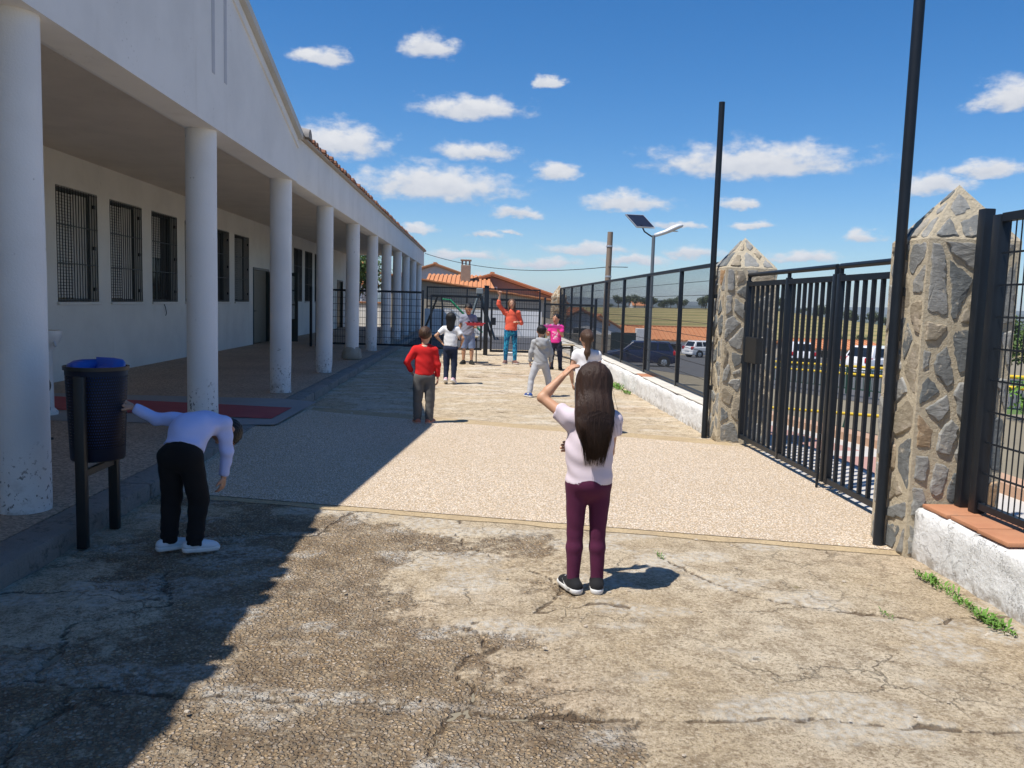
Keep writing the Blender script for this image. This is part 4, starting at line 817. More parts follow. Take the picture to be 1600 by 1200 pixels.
for dz in (0, -0.26): m = MB(); m.tube((5.45, 7.6, 0.42 + dz), (5.45, 2.0, 0.55 + dz), 0.036, n=10); obj('rail', m, M['yellow'], RH, True)
for dz in (0, -0.3): m = MB(); m.tube((5.6, 9.0, 0.36 + dz), (5.6, 17.5, -0.5 + dz), 0.025, n=10); obj('rail', m, M['yellow'], RH, True)
for y, zt in ((2.1, 0.55), (4.8, 0.5), (7.5, 0.43), (9.1, 0.36), (11.9, 0.08), (14.6, -0.2), (17.4, -0.48)): m = MB(); m.bar((5.53 if y > 8 else 5.45, y, zst(y) - 0.15), (5.6 if y > 8 else 5.45, y, zt), 0.05); obj('post', m, M['green_steel'], RH)

# ------------------------------------------------------------------ litter bin, fountain, stand, school tables, white box, slide
LB = thing('litter_bin', 'dark blue perforated litter bin on two posts by the kerb', 'litter bin', (-2.38, 5.19, 0))
t = NT('perforated steel'); x, y, z = t.xyz(); ang = t.math('ARCTAN2', t.math('ADD', y, -5.19), t.math('ADD', x, 2.38)); rowi = t.math('FLOOR', t.math('MULTIPLY', z, 55))
ga = t.math('FRACT', t.math('ADD', t.math('MULTIPLY', ang, 12.0), t.math('MULTIPLY', t.math('MODULO', rowi, 2.0), 0.5))); gz = t.math('FRACT', t.math('MULTIPLY', z, 55))
du = t.math('SUBTRACT', ga, 0.5); dv = t.math('SUBTRACT', gz, 0.5); rr_ = t.math('ADD', t.math('MULTIPLY', du, du), t.math('MULTIPLY', dv, dv)); hole = t.ramp(rr_, 0.06, 0.10, 1, 0)
zone = t.math('MULTIPLY', t.ramp(z, 0.60, 0.61), t.ramp(z, 1.05, 1.06, 1, 0)); M['perf'] = t.out((0.009, 0.013, 0.03), 0.5, None, 0.25); t.put(t.b.inputs['Alpha'], t.math('SUBTRACT', 1.0, t.math('MULTIPLY', hole, zone)))
m = MB(); m.lathe([(0.155, 0.525), (0.158, 0.53), (0.180, 1.095), (0.177, 1.10), (0.174, 1.095), (0.153, 0.535)], (-2.38, 5.19, 0), 40, True); obj('basket', m, M['perf'], LB, 'all')
m = MB(); m.lathe([(0.0, 0.52), (0.155, 0.52), (0.158, 0.55), (0.0, 0.551)], (-2.38, 5.19, 0), 32, True); obj('base_plate', m, M['dark'], LB, True)
m = MB(); m.lathe([(0.174, 1.085), (0.190, 1.085), (0.190, 1.108), (0.174, 1.108), (0.174, 1.085)], (-2.38, 5.19, 0), 40, True); obj('rim', m, M['dark'], LB, True)
m = MB(); n = 32; v = []
for (r, z) in ((0.125, 0.60), (0.148, 0.8), (0.162, 1.05), (0.170, 1.085), (0.155, 1.105), (0.10, 1.115), (0.0, 1.12)):
    for i in range(n): a = 2 * math.pi * i / n; k = 1 + 0.02 * math.sin(a * 7 + z * 30) + 0.015 * math.sin(a * 13); hz = (0.03 * math.sin(a * 2 + 1) + 0.015 * math.sin(a * 5)) if z > 1.08 else 0; v.append((-2.38 + min(r * k, 0.170) * math.cos(a), 5.19 + min(r * k, 0.170) * math.sin(a), z + hz))
m.add(v, [(a * n + i, a * n + (i + 1) % n, (a + 1) * n + (i + 1) % n, (a + 1) * n + i) for a in range(6) for i in range(n)]); obj('bin_bag', m, plain('blue plastic bag', (0.02, 0.075, 0.34), 0.35, 0.2, 12, 0.5, 25), LB, 'all')
for y in (4.97, 5.41): m = MB(); m.bbox(-2.41, -2.35, y - 0.025, y + 0.025, 0.0, 1.06, 0.006); obj('post', m, M['dark'], LB, True)
m = MB(); m.bar((-2.38, 4.995, 0.46), (-2.38, 5.385, 0.46), 0.03, 0.04); obj('cross_bar', m, M['dark'], LB)
DF = thing('drinking_fountain', 'white pedestal drinking fountain standing behind the spotted column', 'fountain', (-5.0, 9.6, 0.12)); m = MB(); m.lathe([(0.14, 0.119), (0.14, 0.16), (0.1, 0.2), (0.095, 0.85), (0.13, 0.92), (0.18, 0.98), (0.2, 1.07), (0.2, 1.10), (0.17, 1.10), (0.05, 1.04), (0.0, 1.035)], (-5.0, 9.6, 0), 28, True); obj('pedestal', m, plain('white ceramic', (0.72, 0.72, 0.71), 0.3), DF, True)
m = MB(); m.path([(-4.9, 9.55, 0.99), (-4.84, 9.53, 0.97), (-4.82, 9.52, 0.92)], 0.014, 8); obj('tap', m, M['alu'], DF, True)
CH = thing('unidentified_stand', 'black metal stand with a round white faced head behind the spotted column', 'stand', (-4.3, 8.0, 0.12))  # made-up stand in place of a half hidden item, not identified
m = MB(); m.tube((-4.28, 8.0, 0.119), (-4.28, 8.0, 0.55), 0.025, n=10); obj('upright', m, M['dark'], CH, True)
m = MB(); m.tube((-4.3, 8.0, 0.121), (-4.1, 8.0, 0.121), 0.02, n=8); m.bar((-4.3, 8.0, 0.42), (-4.12, 8.0, 0.42), 0.03); obj('foot', m, M['dark'], CH)
m = MB(); m.tube((-4.22, 7.96, 0.645), (-4.22, 8.04, 0.645), 0.10, n=24); hd_ = obj('head', m, M['dark'], CH, True); m = MB(); m.tube((-4.22, 7.945, 0.645), (-4.22, 7.958, 0.645), 0.075, n=24); obj('face', m, plain('off white plastic', (0.6, 0.6, 0.58), 0.5), hd_, True)
def school_table(label, x, y, w, d, h):
    T = thing('school_table', label, 'table', (x, y, 0)); m = MB(); m.bbox(x - w / 2, x + w / 2, y - d / 2, y + d / 2, h - 0.03, h, 0.008); obj('table_top', m, plain('tan laminate', (0.42, 0.33, 0.2), 0.5), T, True)
    for sx in (-1, 1):
        for sy in (-1, 1): m = MB(); m.tube((x + sx * (w / 2 - 0.04), y + sy * (d / 2 - 0.04), 0), (x + sx * (w / 2 - 0.05), y + sy * (d / 2 - 0.05), h - 0.031), 0.016, n=8); obj('leg', m, M['dark'], T, True)
    m = MB(); m.bar((x - w / 2 + 0.05, y - d / 2 + 0.05, h - 0.08), (x + w / 2 - 0.05, y - d / 2 + 0.05, h - 0.08), 0.02, 0.05); obj('apron', m, M['dark'], T)
school_table('tan topped school table behind the boy in denim shorts', -0.28, 21.1, 0.62, 0.5, 0.68); school_table('small tan topped school table beside the child in the pink shirt', 2.2, 19.9, 0.36, 0.42, 0.6)
m = MB(); m.bbox(0.72, 1.02, 21.45, 21.7, 0.005, 0.24, 0.01); WB = thing('storage_box', 'small white box on the ground behind the woman', 'box', (0.87, 21.55, 0)); obj('body', m, plain('white plastic', (0.75, 0.76, 0.77), 0.4), WB, True); m = MB(); m.bbox(0.70, 1.04, 21.43, 21.72, 0.241, 0.262, 0.006); obj('lid', m, plain('white plastic lid', (0.78, 0.78, 0.78), 0.4), WB, True)
SL_ = thing('playground_slide', 'playground slide with dark ladder and green side rails in front of the yard wall', 'slide', (-1.6, 32.5, 0))
for s_ in (-0.25, 0.25):
    m = MB(); m.path([(-2.25, 32.5 + s_, 0.0), (-1.75, 32.5 + s_, 1.3), (-1.6, 32.5 + s_, 1.75), (-1.45, 32.5 + s_, 1.8), (-1.4, 32.5 + s_, 1.3)], 0.028, 8); obj('ladder_rail', m, M['dark'], SL_, True)
    m = MB(); m.path([(-1.4, 32.5 + s_, 1.62), (-1.1, 32.5 + s_, 1.6), (-0.7, 32.5 + s_, 1.2), (0.2, 32.5 + s_, 0.35)], 0.035, 8); obj('side_rail', m, plain('green plastic', (0.02, 0.22, 0.09), 0.4), SL_, True)
    m = MB(); m.tube((-1.4, 32.5 + s_, 0), (-1.4, 32.5 + s_, 1.3), 0.03); obj('leg', m, M['dark'], SL_, True)
for i in range(5): m = MB(); x = -2.2 + 0.1 * i; m.tube((x, 32.26, 0.12 + 0.26 * i), (x, 32.74, 0.12 + 0.26 * i), 0.018); obj('rung', m, M['dark'], SL_, True)
m = MB(); m.prism([(-1.4, 32.27, 1.28), (-1.1, 32.27, 1.27), (0.2, 32.27, 0.2), (0.5, 32.27, 0.18), (0.5, 32.27, 0.14), (0.18, 32.27, 0.15), (-1.12, 32.27, 1.22), (-1.4, 32.27, 1.23)], (0, 0.46, 0)); obj('chute', m, M['alu'], SL_)
SG = thing('swing_frame', 'grey A shaped swing frame in the play area', 'swing', (0.1, 33.5, 0))
for (xa, ya) in ((-0.55, 33.0), (0.75, 34.0)): m = MB(); m.tube((xa, ya, 0), (0.05, 33.5, 2.0), 0.05, 0.045, 10); obj('leg', m, plain('grey green paint', (0.12, 0.15, 0.16), 0.5), SG, True)
m = MB(); m.bbox(-0.08, 0.2, 33.35, 33.65, 1.88, 2.12, 0.03); obj('head_plate', m, plain('grey plate', (0.25, 0.27, 0.27), 0.5), SG); m = MB(); m.tube((0.05, 33.5, 1.98), (0.05, 36.2, 1.98), 0.045); obj('beam', m, M['metal'], SG, True)
for (xa, ya) in ((-0.5, 35.9), (0.6, 36.4)): m = MB(); m.tube((xa, ya, 0), (0.05, 36.15, 2.0), 0.05, 0.045, 10); obj('leg', m, M['metal'], SG, True)

# ------------------------------------------------------------------ cars
def car(label, loc, rz, paint, L_=4.0, Wd=1.75, H_=1.48, suv=False):
    C = thing('parked_car', label, 'car', loc, rz, 'cars parked down the street'); P = plain('car paint ' + label[:12], paint, 0.25, 0.03, 3, 0.0); hw = Wd / 2; r = 0.33 if suv else 0.31
    prof = [(-L_ / 2, 0.38), (-L_ / 2 - 0.02, 0.62), (-L_ / 2 + 0.06, 0.95 if not suv else 1.02), (-0.2, 0.97 if not suv else 1.05), (L_ / 2 - 1.0, 0.95 if not suv else 1.03), (L_ / 2 - 0.25, 0.80), (L_ / 2, 0.62), (L_ / 2, 0.36), (L_ / 2 - 0.2, 0.24), (-L_ / 2 + 0.2, 0.24)]
    bm = bmesh.new(); a = [bm.verts.new((x, -hw, z)) for x, z in prof]; b = [bm.verts.new((x, hw, z)) for x, z in prof]; n = len(prof); bm.faces.new(a); bm.faces.new(b[::-1])
    for i in range(n): bm.faces.new((a[i], b[i], b[(i + 1) % n], a[(i + 1) % n]))
    bmesh.ops.recalc_face_normals(bm, faces=bm.faces); bmesh.ops.bevel(bm, geom=bm.edges[:], offset=0.07, segments=3, affect='EDGES', profile=0.6); bm.verts.index_update(); m = MB(); m.add([v.co[:] for v in bm.verts], [[v.index for v in f.verts] for f in bm.faces]); bm.free()
    body = obj('body', m, P, C, 'all', True); zb = 0.93 if not suv else 1.0; xb0, xb1 = -L_ / 2 + 0.12, L_ / 2 - 1.05; xt0, xt1 = -L_ / 2 + (0.42 if not suv else 0.32), L_ / 2 - 1.75
    bo = [(xb0, -hw + 0.06, zb), (xb1, -hw + 0.06, zb), (xb1, hw - 0.06, zb), (xb0, hw - 0.06, zb)]; to = [(xt0, -hw + 0.22, H_), (xt1, -hw + 0.22, H_), (xt1, hw - 0.22, H_), (xt0, hw - 0.22, H_)]
    bm = bmesh.new(); vs = [bm.verts.new(p) for p in bo + to]
    for f in ((3, 2, 1, 0), (4, 5, 6, 7), (0, 1, 5, 4), (1, 2, 6, 5), (2, 3, 7, 6), (3, 0, 4, 7)): bm.faces.new([vs[i] for i in f])
    bmesh.ops.bevel(bm, geom=bm.edges[:], offset=0.06, segments=3, affect='EDGES', profile=0.6); bm.verts.index_update(); m = MB(); m.add([v.co[:] for v in bm.verts], [[v.index for v in f.verts] for f in bm.faces]); bm.free(); obj('cabin', m, P, C, 'all', True)
    def quad_on(i, j, k, l, u0, u1, v0, v1, name):
        A, B2, C2, D = [Vector(q) for q in ((bo + to)[i], (bo + to)[j], (bo + to)[k], (bo + to)[l])]; g_ = lambda u, v: (A * (1 - u) + B2 * u) * (1 - v) + (D * (1 - u) + C2 * u) * v
        nn = (B2 - A).cross(D - A).normalized(); mm = MB(); mm.prism([g_(u0, v0) - nn * 0.02, g_(u1, v0) - nn * 0.02, g_(u1, v1) - nn * 0.02, g_(u0, v1) - nn * 0.02], nn * 0.03); obj(name, mm, M['glass'], C, False, True)
    for (i, j, k, l) in ((0, 1, 5, 4), (2, 3, 7, 6)):
        fl = (i == 2); segs = ((0.07, 0.30), (0.34, 0.62), (0.66, 0.92))
        for (u0, u1) in segs: quad_on(i, j, k, l, (1 - u1) if fl else u0, (1 - u0) if fl else u1, 0.16, 0.86, 'side_window')
    quad_on(1, 2, 6, 5, 0.06, 0.94, 0.1, 0.92, 'windscreen'); quad_on(3, 0, 4, 7, 0.08, 0.92, 0.14, 0.88, 'rear_window')
    for sx in (-1, 1):
        for sy in (-1, 1):
            x = sx * (L_ / 2 - 0.72); m = MB(); m.tube((x, sy * (hw - 0.19), r), (x, sy * (hw + 0.012), r), r, n=24); w_ = obj('wheel', m, plain('tyre rubber', (0.02, 0.02, 0.02), 0.8), C, True, True)
            m = MB(); m.tube((x, sy * (hw + 0.008), r), (x, sy * (hw + 0.022), r), r * 0.62, r * 0.5, 18); obj('rim', m, M['alu'], w_, True); m = MB()
            for q in range(5): a = q * 2 * math.pi / 5; m.bar((x + 0.05 * math.cos(a), sy * (hw + 0.018), r + 0.05 * math.sin(a)), (x + r * 0.58 * math.cos(a + 0.3), sy * (hw + 0.018), r + r * 0.58 * math.sin(a + 0.3)), 0.04, 0.02)
            obj('spokes', m, M['dark'], w_)
            m = MB(); m.tube((x, sy * (hw - 0.15), r + 0.02), (x, sy * (hw + 0.004), r + 0.02), r + 0.06, n=24); obj('wheel_arch', m, M['dark'], C, True, True)
    for sy in (-1, 1):
        m = MB(); m.bbox(-L_ / 2 - 0.025, -L_ / 2 + 0.22, sy * (hw - 0.16) - 0.14, sy * (hw - 0.16) + 0.165, 0.74, 0.98 if not suv else 1.02, 0.02); obj('tail_light', m, plain('red lens', (0.5, 0.015, 0.02), 0.2), C, True, True)
        m = MB(); m.bbox(L_ / 2 - 0.2, L_ / 2 + 0.015, sy * (hw - 0.2) - 0.16, sy * (hw - 0.2) + 0.16, 0.6, 0.74, 0.02); obj('headlight', m, M['alu'], C, True, True)
        m = MB(); m.bbox(L_ / 2 - 1.45, L_ / 2 - 1.25, sy * (hw + 0.08) - 0.07, sy * (hw + 0.08) + 0.07, 0.92, 1.05, 0.02); obj('mirror', m, P, C, True, True)
    m = MB(); m.bbox(-L_ / 2 - 0.05, -L_ / 2 + 0.2, -hw + 0.04, hw - 0.04, 0.28, 0.48 if not suv else 0.58, 0.03); obj('bumper', m, M['dark'] if suv else P, C, True, True); m = MB(); m.box(-L_ / 2 - 0.062, -L_ / 2 - 0.052, -0.26, 0.26, 0.6, 0.71); obj('number_plate', m, M['white'], C, False, True)
car('dark blue car parked by the grey garden wall', (9.75, 48.5, zst(48.5) - 0.02), math.radians(172), (0.012, 0.02, 0.06), 4.3, 1.75, 1.5)
car('white hatchback parked in front of the long orange roofed house', (20.6, 72, zst(72) - 0.02), math.radians(18), (0.72, 0.73, 0.74), 4.1)
car('white off roader with a black bumper seen from behind', (24.0, 60, zst(60) - 0.02), math.radians(80), (0.74, 0.74, 0.75), 4.3, 1.85, 1.68, True)
car('white car with red tail lights near the green hedge', (19.9, 38.5, zst(38.5) - 0.02), math.radians(20), (0.74, 0.74, 0.75), 4.2, 1.8, 1.5)

# ------------------------------------------------------------------ plants
def leaf_mat(name, a, b):
    t = NT(name); c = t.mix(t.noise(1.1, 4), a, b); c = t.mix(t.ramp(t.noise(7, 3), 0.4, 0.65, 0, 0.5), c, tuple(min(1, q * 1.5) for q in b)); m = t.out(c, 0.6, None, 0.25); t.b.inputs['Subsurface Weight'].default_value = 0.0; return m
M['leaf'] = leaf_mat('green leaves', (0.03, 0.06, 0.015), (0.08, 0.13, 0.03)); M['hedge'] = leaf_mat('bright hedge leaves', (0.06, 0.14, 0.02), (0.13, 0.25, 0.04)); M['purple'] = leaf_mat('purple leaves', (0.03, 0.012, 0.014), (0.07, 0.025, 0.03)); M['olive'] = leaf_mat('olive leaves', (0.035, 0.05, 0.02), (0.075, 0.09, 0.04))
M['bark'] = plain('bark', (0.12, 0.09, 0.065), 0.9, 0.25, 8, 0.5, 30)
def leaves(lobes, n, size, rnd, shell=0.55):
    m = MB(); tot = sum(r[0] * r[1] * r[2] for _, r in lobes)
    for (c, r) in lobes:
        for _ in range(int(n * r[0] * r[1] * r[2] / tot)):
            d = Vector((rnd.gauss(0, 1), rnd.gauss(0, 1), rnd.gauss(0, 1))).normalized(); k = rnd.uniform(shell, 1.08) ** 0.7; p = Vector((c[0] + d.x * r[0] * k, c[1] + d.y * r[1] * k, c[2] + d.z * r[2] * k))
            nn = (d + Vector((rnd.uniform(-1, 1), rnd.uniform(-1, 1), rnd.uniform(-0.3, 1.2)))).normalized(); u = nn.orthogonal().normalized(); u = (Matrix.Rotation(rnd.uniform(0, 6.28), 3, nn) @ u); w = nn.cross(u); s_ = size * rnd.uniform(0.6, 1.3)
            m.add([p - u * s_ * 0.5, p + w * s_ * 0.3, p + u * s_ * 0.6, p - w * s_ * 0.3], [(0, 1, 2, 3)])
    return m
def tree_mesh(h, cr_, n, size, seed, squash=0.85):
    rnd = random.Random(seed); tr = MB(); th = h * 0.4
    tr.path([(0, 0, -0.3), (0.02 * h, 0, th * 0.5), (0.0, 0.02 * h, th), (0.0, 0.0, h * 0.7)], 0.1, 8, [0.05 * h, 0.04 * h, 0.032 * h, 0.015 * h]); lobes = []
    for i in range(8):
        a = i * 2.4 + rnd.uniform(-0.4, 0.4); q = cr_ * rnd.uniform(0.25, 0.62); z = h * rnd.uniform(0.5, 0.85); r = cr_ * rnd.uniform(0.38, 0.6); c = (q * math.cos(a), q * math.sin(a), z); lobes.append((c, (r, r, r * squash))); tr.path([(0, 0, th * 0.8), (c[0] * 0.5, c[1] * 0.5, (th + z) / 2), c], 0.02, 6, [0.022 * h, 0.014 * h, 0.006 * h])
    lobes.append(((0, 0, h * 0.78), (cr_ * 0.6, cr_ * 0.6, h * 0.2))); return tr.mesh('trunk', True), leaves(lobes, n, size, rnd).mesh('crown')
def tree(label, meshes, loc, sc, mat, group=None, rz=0.0):
    T = thing('tree', label, 'tree', loc, rz, group); T.scale = (sc, sc, sc); tr, cw = meshes
    if not tr.materials: tr.materials.append(M['bark'])
    if not cw.materials: cw.materials.append(mat)
    obj('trunk', tr, None, T, False, True); obj('crown', cw, None, T, False, True)
tree('leafy green tree beyond the end of the colonnade', tree_mesh(4.6, 2.3, 5200, 0.17, 3), (-7.3, 49.5, 0), 1.0, M['leaf'])
tree('dark purple leaved tree beside the white hatchback', tree_mesh(3.4, 1.7, 1800, 0.2, 8), (22.3, 66, zst(66)), 1.0, M['purple'])
tree('round green tree behind the bright hedge', tree_mesh(3.3, 1.6, 2600, 0.16, 21), (19.6, 29.5, zst(29.5)), 0.82, M['leaf'])
protos = [tree_mesh(5.0, 2.6, 420, 0.7, 50 + k, 0.8) for k in range(4)]; rnd = random.Random(2)
for i in range(46):
    x = 34 + i * 1.9 + rnd.uniform(-1, 1); y = 205 - 0.12 * x + rnd.uniform(-3, 16); tree('small round olive green tree on the crest of the vine slope', protos[i % 4], (x, y, float(terrain(np.array(x), np.array(y)))), rnd.uniform(0.35, 0.8), M['olive'], 'trees on the crest of the vine slope', rnd.uniform(0, 6))
for i in range(16):
    x = 24 + i * 2.3 + rnd.uniform(-1, 1); y = 104 + rnd.uniform(-4, 12); tree('small tree at the foot of the vine slope', protos[(i + 1) % 4], (x, y, float(terrain(np.array(x), np.array(y)))), rnd.uniform(0.25, 0.45), M['olive'], 'trees at the foot of the vine slope', rnd.uniform(0, 6))
HG = thing('hedge', 'bright green clipped hedge on the other side of the road', 'hedge', (10.2, 16, -0.4)); rnd = random.Random(5)
lob = [((10.3 + rnd.uniform(-0.15, 0.15), 4 + 0.7 * k, zst(4 + 0.7 * k) + 0.45), (0.75, 0.7, 0.55 + rnd.uniform(-0.05, 0.1))) for k in range(15)]; obj('foliage', leaves(lob, 14000, 0.09, rnd, 0.5), M['hedge'], HG)
m = MB()
for k in range(0, 15, 2): y = 4 + 0.7 * k; m.tube((10.3, y, zst(y) - 0.1), (10.3, y + 0.05, zst(y) + 0.5), 0.03, 0.02, 6)
obj('stems', m, M['bark'], HG)
m = MB(); m.add([(9.05, 0, -0.02), (30, 0, -0.02), (30, 17, -0.40), (9.05, 17, -0.40)], [(0, 1, 2, 3)]); struct('lawn', m, plain('lawn', (0.09, 0.15, 0.03), 0.95, 0.3, 2, 0.5))
# weeds at the foot of the walls
def weed(x, y, n, sc, lab):
    rnd = random.Random(int(x * 997 + y * 131)); m = MB()
    for i in range(n):
        a = rnd.uniform(0, 6.28); l = sc * rnd.uniform(0.5, 1.2); b = Vector((x + rnd.uniform(-0.10, 0.04) * sc * 8, y + rnd.gauss(0, 0.16) * sc * 9, 0.0)); tip = b + Vector((math.cos(a) * l * 0.8, math.sin(a) * l * 0.8, l * rnd.uniform(0.3, 0.9))); mid = (b + tip) / 2 + Vector((0, 0, l * 0.25)); w = Vector((-math.sin(a), math.cos(a), 0)) * l * 0.11
        m.add([b, mid + w, tip, mid - w], [(0, 1, 2, 3)])
    o = obj('weed', m, M['hedge']); tag(o, lab, 'weed')
weed(2.74, 4.55, 90, 0.06, 'green weeds sprouting where the red coped wall meets the pillar'); weed(2.72, 4.25, 70, 0.045, 'thin weeds along the middle of the red coped wall foot'); weed(2.7, 3.95, 130, 0.065, 'thick leafy weed patch at the foot of the red coped wall')
weed(2.74, 15.4, 120, 0.12, 'bright green weed clump at the foot of the long low wall'); weed(2.74, 14.5, 60, 0.09, 'smaller weed at the foot of the long low wall'); weed(1.2, 4.98, 30, 0.03, 'tiny weed in the concrete crack beyond the girl in purple leggings'); weed(2.2, 4.05, 30, 0.03, 'tiny weeds in the curved crack near the red coped wall')
# loose pebbles on the broken concrete
rnd = random.Random(14); m = MB()
for i in range(420):
    x = rnd.uniform(-2.3, 2.6); y = 2.2 + 3.2 * rnd.random() ** 1.3; s_ = 0.0025 + 0.009 * rnd.random() ** 6; a = rnd.uniform(0, 3.14); vs = []
    for (rr, zz) in ((0.7, -0.2), (1, 0.15), (0.6, 0.6)):
        for k in range(5): q = a + k * 1.2566; vs.append((x + s_ * rr * 1.25 * math.cos(q) * rnd.uniform(0.8, 1.2), y + s_ * rr * math.sin(q) * rnd.uniform(0.8, 1.2), 0.003 + s_ * zz))
    m.add(vs, [(r * 5 + k, r * 5 + (k + 1) % 5, r * 5 + 5 + (k + 1) % 5, r * 5 + 5 + k) for r in range(2) for k in range(5)] + [(10, 11, 12, 13, 14)])
t = NT('loose pebbles'); M['pebble'] = t.out(t.mix(t.noise(6, 1), (0.25, 0.18, 0.12), (0.62, 0.56, 0.46)), 0.85); o = obj('gravel', m, M['pebble']); o['kind'] = 'stuff'; tag(o, 'loose pebbles scattered on the broken concrete', 'gravel')
# ------------------------------------------------------------------ people: one continuous body each, clothes and hair over it
def nv(v): v = np.array(v, float); return v / np.linalg.norm(v)
def smin(a, b, k): h = np.clip(0.5 + 0.5 * (b - a) / k, 0, 1); return b * (1 - h) + a * h - k * h * (1 - h)
def cap(P, a, b, ra, rb, n=None, flat=1.0):
    ab = b - a; t_ = np.clip(((P - a) @ ab) / (ab @ ab), 0, 1); q = P - (a + t_[:, None] * ab)
    if n is not None: q = q + np.outer((q @ n) * (1 / flat - 1), n)
    return np.linalg.norm(q, axis=1) - (ra + t_ * (rb - ra))
def ell(P, c, r, R=None):
    q = (P - c) @ R if R is not None else P - c; q = q / np.array(r); return (np.linalg.norm(q, axis=1) - 1) * min(r)
def nets(fn, lo, hi, h):
    lo = np.array(lo, float); n = np.ceil((np.array(hi) - lo) / h).astype(int) + 1
    G = np.stack(np.meshgrid(*[lo[i] + h * np.arange(n[i]) for i in range(3)], indexing='ij'), -1).reshape(-1, 3)
    V = np.concatenate([fn(G[i:i + 200000]) for i in range(0, len(G), 200000)]).reshape(n); c = n - 1
    cnt = np.zeros(c); acc = np.zeros(tuple(c) + (3,))
    for ax in range(3):
        u, v = [i for i in range(3) if i != ax]
        for du in (0, 1):
            for dv in (0, 1):
                o = [0, 0, 0]; o[u] = du; o[v] = dv; o2 = list(o); o2[ax] = 1
                a = V[o[0]:o[0] + c[0], o[1]:o[1] + c[1], o[2]:o[2] + c[2]]; b = V[o2[0]:o2[0] + c[0], o2[1]:o2[1] + c[1], o2[2]:o2[2] + c[2]]
                x = (a < 0) != (b < 0); tt = np.where(x, a / np.where(x, a - b, 1), 0); cnt += x
                for k in range(3): acc[..., k] += x * (o[k] + (tt if k == ax else 0))
    act = cnt > 0; idx = np.full(c, -1); idx[act] = np.arange(act.sum()); ijk = np.argwhere(act); verts = lo + h * (ijk + acc[act] / cnt[act][:, None]); faces = []
    for ax in range(3):
        u, v = [(1, 2), (2, 0), (0, 1)][ax]
        sl0 = [slice(1, c[i]) for i in range(3)]; sl0[ax] = slice(0, c[ax]); sl1 = list(sl0); sl1[ax] = slice(1, c[ax] + 1)
        a = V[tuple(sl0)] < 0; b = V[tuple(sl1)] < 0; e = np.argwhere(a != b)
        if not len(e): continue
        s0 = a[tuple(e.T)]; base = e.copy(); base[:, u] += 1; base[:, v] += 1
        def cell(du, dv): q = base.copy(); q[:, u] += du; q[:, v] += dv; return idx[tuple(q.T)]
        f = np.stack([cell(-1, -1), cell(0, -1), cell(0, 0), cell(-1, 0)], 1); f[~s0] = f[~s0][:, ::-1]; faces.append(f)
    return verts, np.concatenate(faces)
def mk_mesh(name, parts, mats, smooth=True):
    me = bpy.data.meshes.new(name); vs = []; fs = []; b = 0
    for v, f in parts: vs.append(v); fs.append(f + b); b += len(v)
    vs = np.concatenate(vs); fs = np.concatenate(fs); me.from_pydata(vs.tolist(), [], fs.tolist()); me.update(); me.validate(); me.polygons.foreach_set('use_smooth', [smooth] * len(me.polygons))
    for m in mats: me.materials.append(m)
    return me
def folds(P, amp, seed, f=1.0):
    x, y, z = P.T * f; s = seed * 1.7
    w = np.sin(24 * z + 10 * x + 3.0 * np.sin(9 * x + 5 * y + s) + s) * 0.5 + np.sin(34 * (x * 0.8 + y * 0.6) + 12 * z + 3 * np.sin(8 * z + s)) * 0.5 + 0.35 * np.sin(70 * z + 30 * (x - y) + 2 * np.sin(17 * x + s))
    return amp * w
def hand(wr, d, pn, H, right, curl, h):
    """palm, four fingers of unequal length, thumb leaving the side of the palm"""
    d = nv(d); pn = nv(pn - d * np.dot(pn, d)); s = np.cross(d, pn) * (-1 if right else 1); q = H / 1.25; pl = 0.058 * q; prims = []
    prims.append((wr - d * 0.02 * q, wr + d * pl * 0.25, 0.019 * q, 0.024 * q, pn, 0.62)); prims.append((wr + d * pl * 0.2 - s * 0.012 * q, wr + d * pl * 0.92 - s * 0.018 * q, 0.016 * q, 0.0125 * q, pn, 0.7)); prims.append((wr + d * pl * 0.2 + s * 0.012 * q, wr + d * pl * 0.92 + s * 0.018 * q, 0.016 * q, 0.0125 * q, pn, 0.7))
    for i, ln in enumerate((0.046, 0.055, 0.059, 0.052)):
        p = wr + d * pl * 0.95 + s * (i - 1.5) * 0.0145 * q; ang = 0.12
        for k, fr in enumerate((0.45, 0.32, 0.23)):
            ang += curl * (0.55, 0.8, 0.6)[k]; dd_ = d * math.cos(ang) + pn * math.sin(ang) + s * (i - 1.5) * 0.05; p2 = p + dd_ * ln * q * fr; r = (0.0078 - 0.0007 * k) * q; prims.append((p, p2, r, r * 0.92, None, 1)); p = p2
    p = wr + d * pl * 0.22 + s * 0.022 * q; dt = nv(d * 0.75 + s * 0.65 + pn * 0.35)
    for k, ln in enumerate((0.026, 0.022)): p2 = p + dt * ln * q; prims.append((p, p2, (0.0095 - 0.001 * k) * q, (0.0085 - 0.001 * k) * q, None, 1)); p = p2; dt = nv(dt + d * 0.5 + pn * 0.25 * curl)
    fn = lambda P: __import__('functools').reduce(lambda a, pr: smin(a, cap(P, *pr), 0.004 * q), prims[1:], cap(P, *prims[0]))
    pts = np.array([x for pr in prims for x in pr[:2]]); return nets(fn, pts.min(0) - 0.03 * q, pts.max(0) + 0.03 * q, h)
def skin_mat(name, col):
    t = NT(name); c = t.mix(t.noise(9, 4), tuple(k * 0.92 for k in col), tuple(min(1, k * 1.06) for k in col)); m = t.out(c, 0.5, t.bump(t.noise(160, 3), 0.08, 0.001), 0.35); t.b.inputs['Subsurface Weight'].default_value = 0.08; t.b.inputs['Subsurface Radius'].default_value = (0.012, 0.005, 0.003); return m
